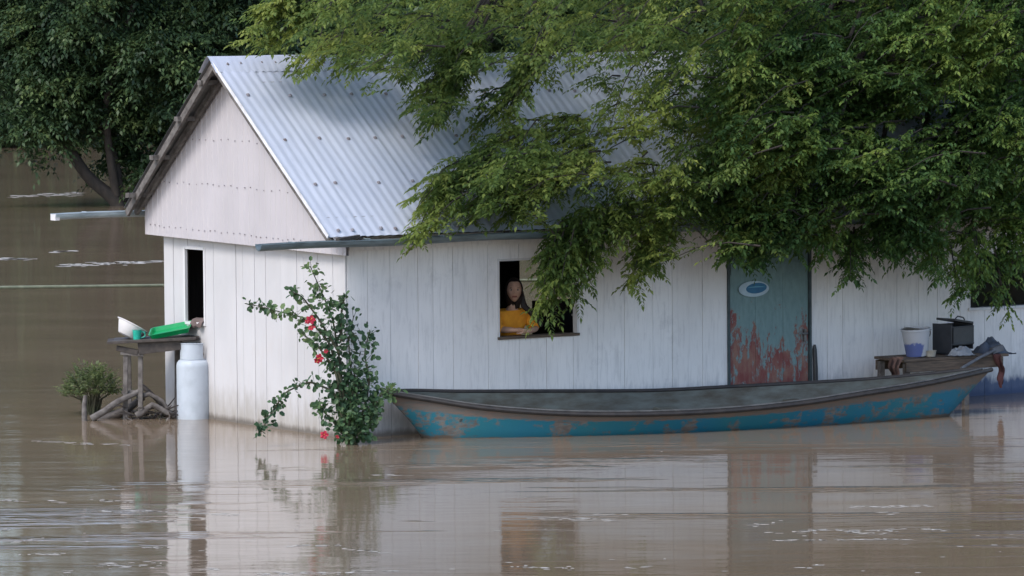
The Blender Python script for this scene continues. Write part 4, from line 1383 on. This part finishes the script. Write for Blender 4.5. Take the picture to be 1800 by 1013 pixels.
for sg in (-1, 1):
    hp = jn((HX + sg * .085, py_ + .03, .50), .09, pel); kn = jn((HX + sg * .09, py_ + .02, .17), .06, hp); an = jn((HX + sg * .09, py_ + .05, -.14), .04, kn); jn((HX + sg * .10, py_ - .08, -.19), .035, an)
bv, bf = skin_obj('body', J, E_, Rd, pel, M_SKIN)
body = MB(); body.add(bv, bf, 0)
# head
hc = V((HX - .005, HY - .015, 1.285))
fz = V((0, 0, 1)); fd_ = V((face_dir.x, face_dir.y, 0)).normalized(); fs_ = fz.cross(fd_).normalized()
NU, NVv = 48, 36
def gau(x, y, x0, y0, sx, sy): return math.exp(-((x - x0) / sx) ** 2 - ((y - y0) / sy) ** 2)
hv = []
for i in range(NVv + 1):
    th = math.pi * i / NVv
    for k in range(NU):
        ph = 2 * math.pi * k / NU
        x = math.sin(th) * math.sin(ph); y = math.sin(th) * math.cos(ph); z = math.cos(th)   # y = forward
        wx, wy, wz = .072, .092, .112
        jaw = 1 - .30 * max(0, -z) ** 1.3
        X = x * wx * jaw; Y = y * wy * (1 - .12 * max(0, -z)); Z = z * wz
        if y > 0:
            u_, v2 = X / .072, Z / .112
            Y += .020 * gau(u_, v2, 0, -.16, .17, .16) + .010 * gau(u_, v2, 0, .05, .12, .25)
            Y += .006 * gau(u_, v2, 0, .28, .7, .12)
            Y -= .009 * (gau(u_, v2, -.42, .08, .24, .13) + gau(u_, v2, .42, .08, .24, .13))
            Y += .006 * gau(u_, v2, 0, -.46, .28, .07) + .005 * gau(u_, v2, 0, -.58, .25, .05) - .005 * gau(u_, v2, 0, -.52, .3, .03)
            Y += .009 * gau(u_, v2, 0, -.85, .3, .18)
            Y += .004 * (gau(u_, v2, -.5, -.25, .3, .2) + gau(u_, v2, .5, -.25, .3, .2))
        hv.append(hc + fs_ * X + fd_ * Y + fz * Z)
hf = []; hm = []
for i in range(NVv):
    for k in range(NU):
        hf.append((i * NU + k, (i + 1) * NU + k, (i + 1) * NU + (k + 1) % NU, i * NU + (k + 1) % NU))
b0 = len(body.f); body.add(hv, hf, 0)
for q in range(b0, len(body.f)):
    c_ = sum((V(body.v[v]) for v in body.f[q]), V()) / 4 - hc
    if c_.dot(fd_) > .05 and abs(c_.dot(fs_)) < .024 and -.066 < c_.z < -.049: body.m[q] = 1
for sg in (-1, 1):
    ec = hc + fs_ * sg * .030 + fd_ * .072 + fz * .009
    body.ellipsoid(ec, (.013, .013, .009), 6, 2); body.ellipsoid(ec + fd_ * .009, (.006, .006, .006), 5, 3)
    body.bar(ec + fs_ * -.016 + fz * .018 + fd_ * .012, ec + fs_ * .016 + fz * .019 + fd_ * .010, .006, .005, 3)
    body.ellipsoid(hc + fs_ * sg * .072 - fd_ * .005 - fz * .005, (.010, .018, .028), 6, 0)
body.build('body', [M_SKIN, M_LIP, M_EYE, M_IRIS], person, True)
# shirt: own surface slightly larger than the torso and upper arms
J2 = []; E2 = []; R2 = []
J = J2; E_ = E2; Rd = R2
pel = jn((HX, py_ + .03, .60), .15); wst = jn((HX, py_ + .02, .76), .14, pel); chs = jn((HX, py_ - .03, .93), .145, wst); upc = jn((HX, py_ - .085, 1.035), .118, chs); nk = jn((HX, HY + .03, 1.09), .066, upc)
for sg in (-1, 1):
    a = jn((HX + sg * .165, HY + .05, 1.045), .070, upc); b = jn((HX + sg * .19, HY - .0, .975), .062, a); c_ = jn((HX + sg * .205, HY - .05, .93), .055, b)
    jn((HX + sg * .17, HY - .09, .925), .050, c_)
vs_, fs2 = skin_obj('shirt', J2, E2, R2, 0, M_SHIRT)
vs_ = [v + V((noise.noise(v * 14), noise.noise(v * 14 + V((4, 0, 0))), 0)) * .008 for v in vs_]
mb = MB(); mb.add(vs_, fs2); mb.build('shirt', M_SHIRT, person, True)
mb = MB(); mb.lathe([(.13, .72), (.17, .6), (.20, .3), (.22, -.05)], (HX, py_ + .03, 0), 24); mb.build('skirt', M_SKIRT, person, True)
# hair: cap and long lock over the shoulder
mb = MB()
hvv = []
for i in range(21):
    th = math.pi * i / 20
    for k in range(40):
        ph = 2 * math.pi * k / 40
        q = V((math.sin(th) * math.sin(ph), math.sin(th) * math.cos(ph), math.cos(th)))
        fr = max(0, q.y)
        lowf = max(0, -q.z)
        rad = V((.086, .104, .124))
        X = q.x * rad.x * (1 + .12 * lowf); Y = q.y * rad.y - .012; Z = q.z * rad.z
        if q.y > .30 and q.z < .62: Y = min(Y, .052 - .11 * (q.y - .3)) ; X *= .98
        if lowf and q.y < .3: Z *= 1.5; Y -= .02 * lowf
        s_ = 1 + .03 * noise.noise(q * 6)
        hvv.append(hc + (fs_ * X + fd_ * Y + fz * Z) * s_)
mb.add(hvv, [(i * 40 + k, (i + 1) * 40 + k, (i + 1) * 40 + (k + 1) % 40, i * 40 + (k + 1) % 40) for i in range(20) for k in range(40)])
rh = random.Random(6)
for k in range(5, 14):
    sg = 1
    a = hc + fs_ * sg * (-.062 if k < 5 else -.062) * 1 + fz * rh.uniform(-.03, .03) - fd_ * rh.uniform(-.02, .04)
    side_v = V((1, 0, 0)) if k >= 5 else V((-1, 0, 0))
    a = hc + side_v * .066 + fz * rh.uniform(-.05, .02) + V((0, rh.uniform(-.02, .03), 0))
    b = V((HX, HY, 0)) + side_v * rh.uniform(.07, .11) + V((0, -.045 + rh.uniform(-.02, .01), 1.13))
    c_ = V((HX, HY, 0)) + side_v * (rh.uniform(.13, .19) if k >= 5 else rh.uniform(.07, .10)) + V((0, -.11 + rh.uniform(-.02, .02), 1.03 if k >= 5 else 1.06))
    d_ = V((HX, HY, 0)) + side_v * (rh.uniform(.18, .23) if k >= 5 else .08) + V((0, -.16, rh.uniform(.93, .97) if k >= 5 else 1.0))
    mb.tube([a, a.lerp(b, .5) + side_v * .008, b, b.lerp(c_, .5), c_, d_], [.018, .02, .018, .016, .013, .004], 7)
mb.build('hair', M_HAIR, person, True)

# ------------------------------------------------------------------ pale flat flecks and streaks painting sky glints on the water
FO = MB(); rf = random.Random(31)
def fleck(px, py, wpx, dep_m):
    c_ = on(px, py, 2, .0015)
    s = depth(c_) / FPX
    n_ = 9; vs_ = []
    for k in range(n_):
        a = 2 * math.pi * k / n_; rr_ = rf.uniform(.6, 1.15)
        p = c_ + rx * (wpx * s / 2 * math.cos(a) * rr_) + fx * (dep_m / 2 * math.sin(a) * rr_)
        vs_.append((p.x, p.y, .0015))
    FO.add(vs_, [tuple(range(n_))])
streaks = [(105, 200, 467, 463, 5), (210, 285, 463, 459, 5), (22, 60, 346, 344, 4), (70, 142, 343, 341, 5), (50, 110, 775, 777, 3), (110, 232, 779, 782, 3), (0, 70, 880, 881, 4), (85, 115, 880, 884, 3),
           (160, 240, 880, 882, 4), (180, 300, 899, 900, 3), (345, 415, 902, 905, 3), (230, 330, 917, 915, 3), (0, 25, 932, 931, 4), (25, 80, 952, 948, 5), (25, 115, 975, 974, 3), (175, 295, 994, 990, 12),
           (115, 135, 1004, 1003, 4), (250, 300, 963, 962, 3), (350, 385, 1002, 1000, 5), (450, 700, 1010, 1004, 5), (510, 600, 960, 958, 3), (930, 1080, 912, 914, 5), (900, 1010, 995, 1000, 7), (1100, 1150, 998, 996, 4),
           (1330, 1660, 935, 931, 5), (1440, 1560, 932, 938, 4), (1480, 1640, 892, 890, 4), (1540, 1590, 902, 901, 3), (1320, 1380, 925, 915, 5), (600, 690, 963, 974, 3), (1040, 1100, 905, 905, 3), (1400, 1440, 1000, 996, 5), (0, 60, 455, 456, 3), (90, 130, 443, 442, 2), (660, 720, 835, 836, 2), (1360, 1600, 950, 948, 2)]
for x0, x1, y0, y1, th_ in streaks:
    n_ = int((x1 - x0) * (.5 if y0 < 560 else .16))
    for k in range(n_):
        u_ = rf.random(); px = x0 + (x1 - x0) * u_; py = y0 + (y1 - y0) * u_ + rf.gauss(0, th_ * .28)
        if py < 560: fleck(px, py, rf.uniform(8, 26), rf.uniform(.08, .24))
        else: fleck(px, py, rf.uniform(5, 26), rf.uniform(.012, .04))
for k in range(90):
    px = rf.uniform(0, 1800); py = 1013 - abs(rf.gauss(0, 90)) if rf.random() < .8 else rf.uniform(790, 1013)
    if noise.noise(V((px * .006, py * .03, 0))) < .02: continue
    fleck(px, py, rf.uniform(3, 16), rf.uniform(.012, .035))
tf = NT('sky_glint'); M_GLINT = tf.out((.50, .47, .42), .8)
tag(FO.build('water_glints', M_GLINT), 'thin pale flecks and streaks painting sky glints on the brown water', 'sky_glint', kind='stuff')
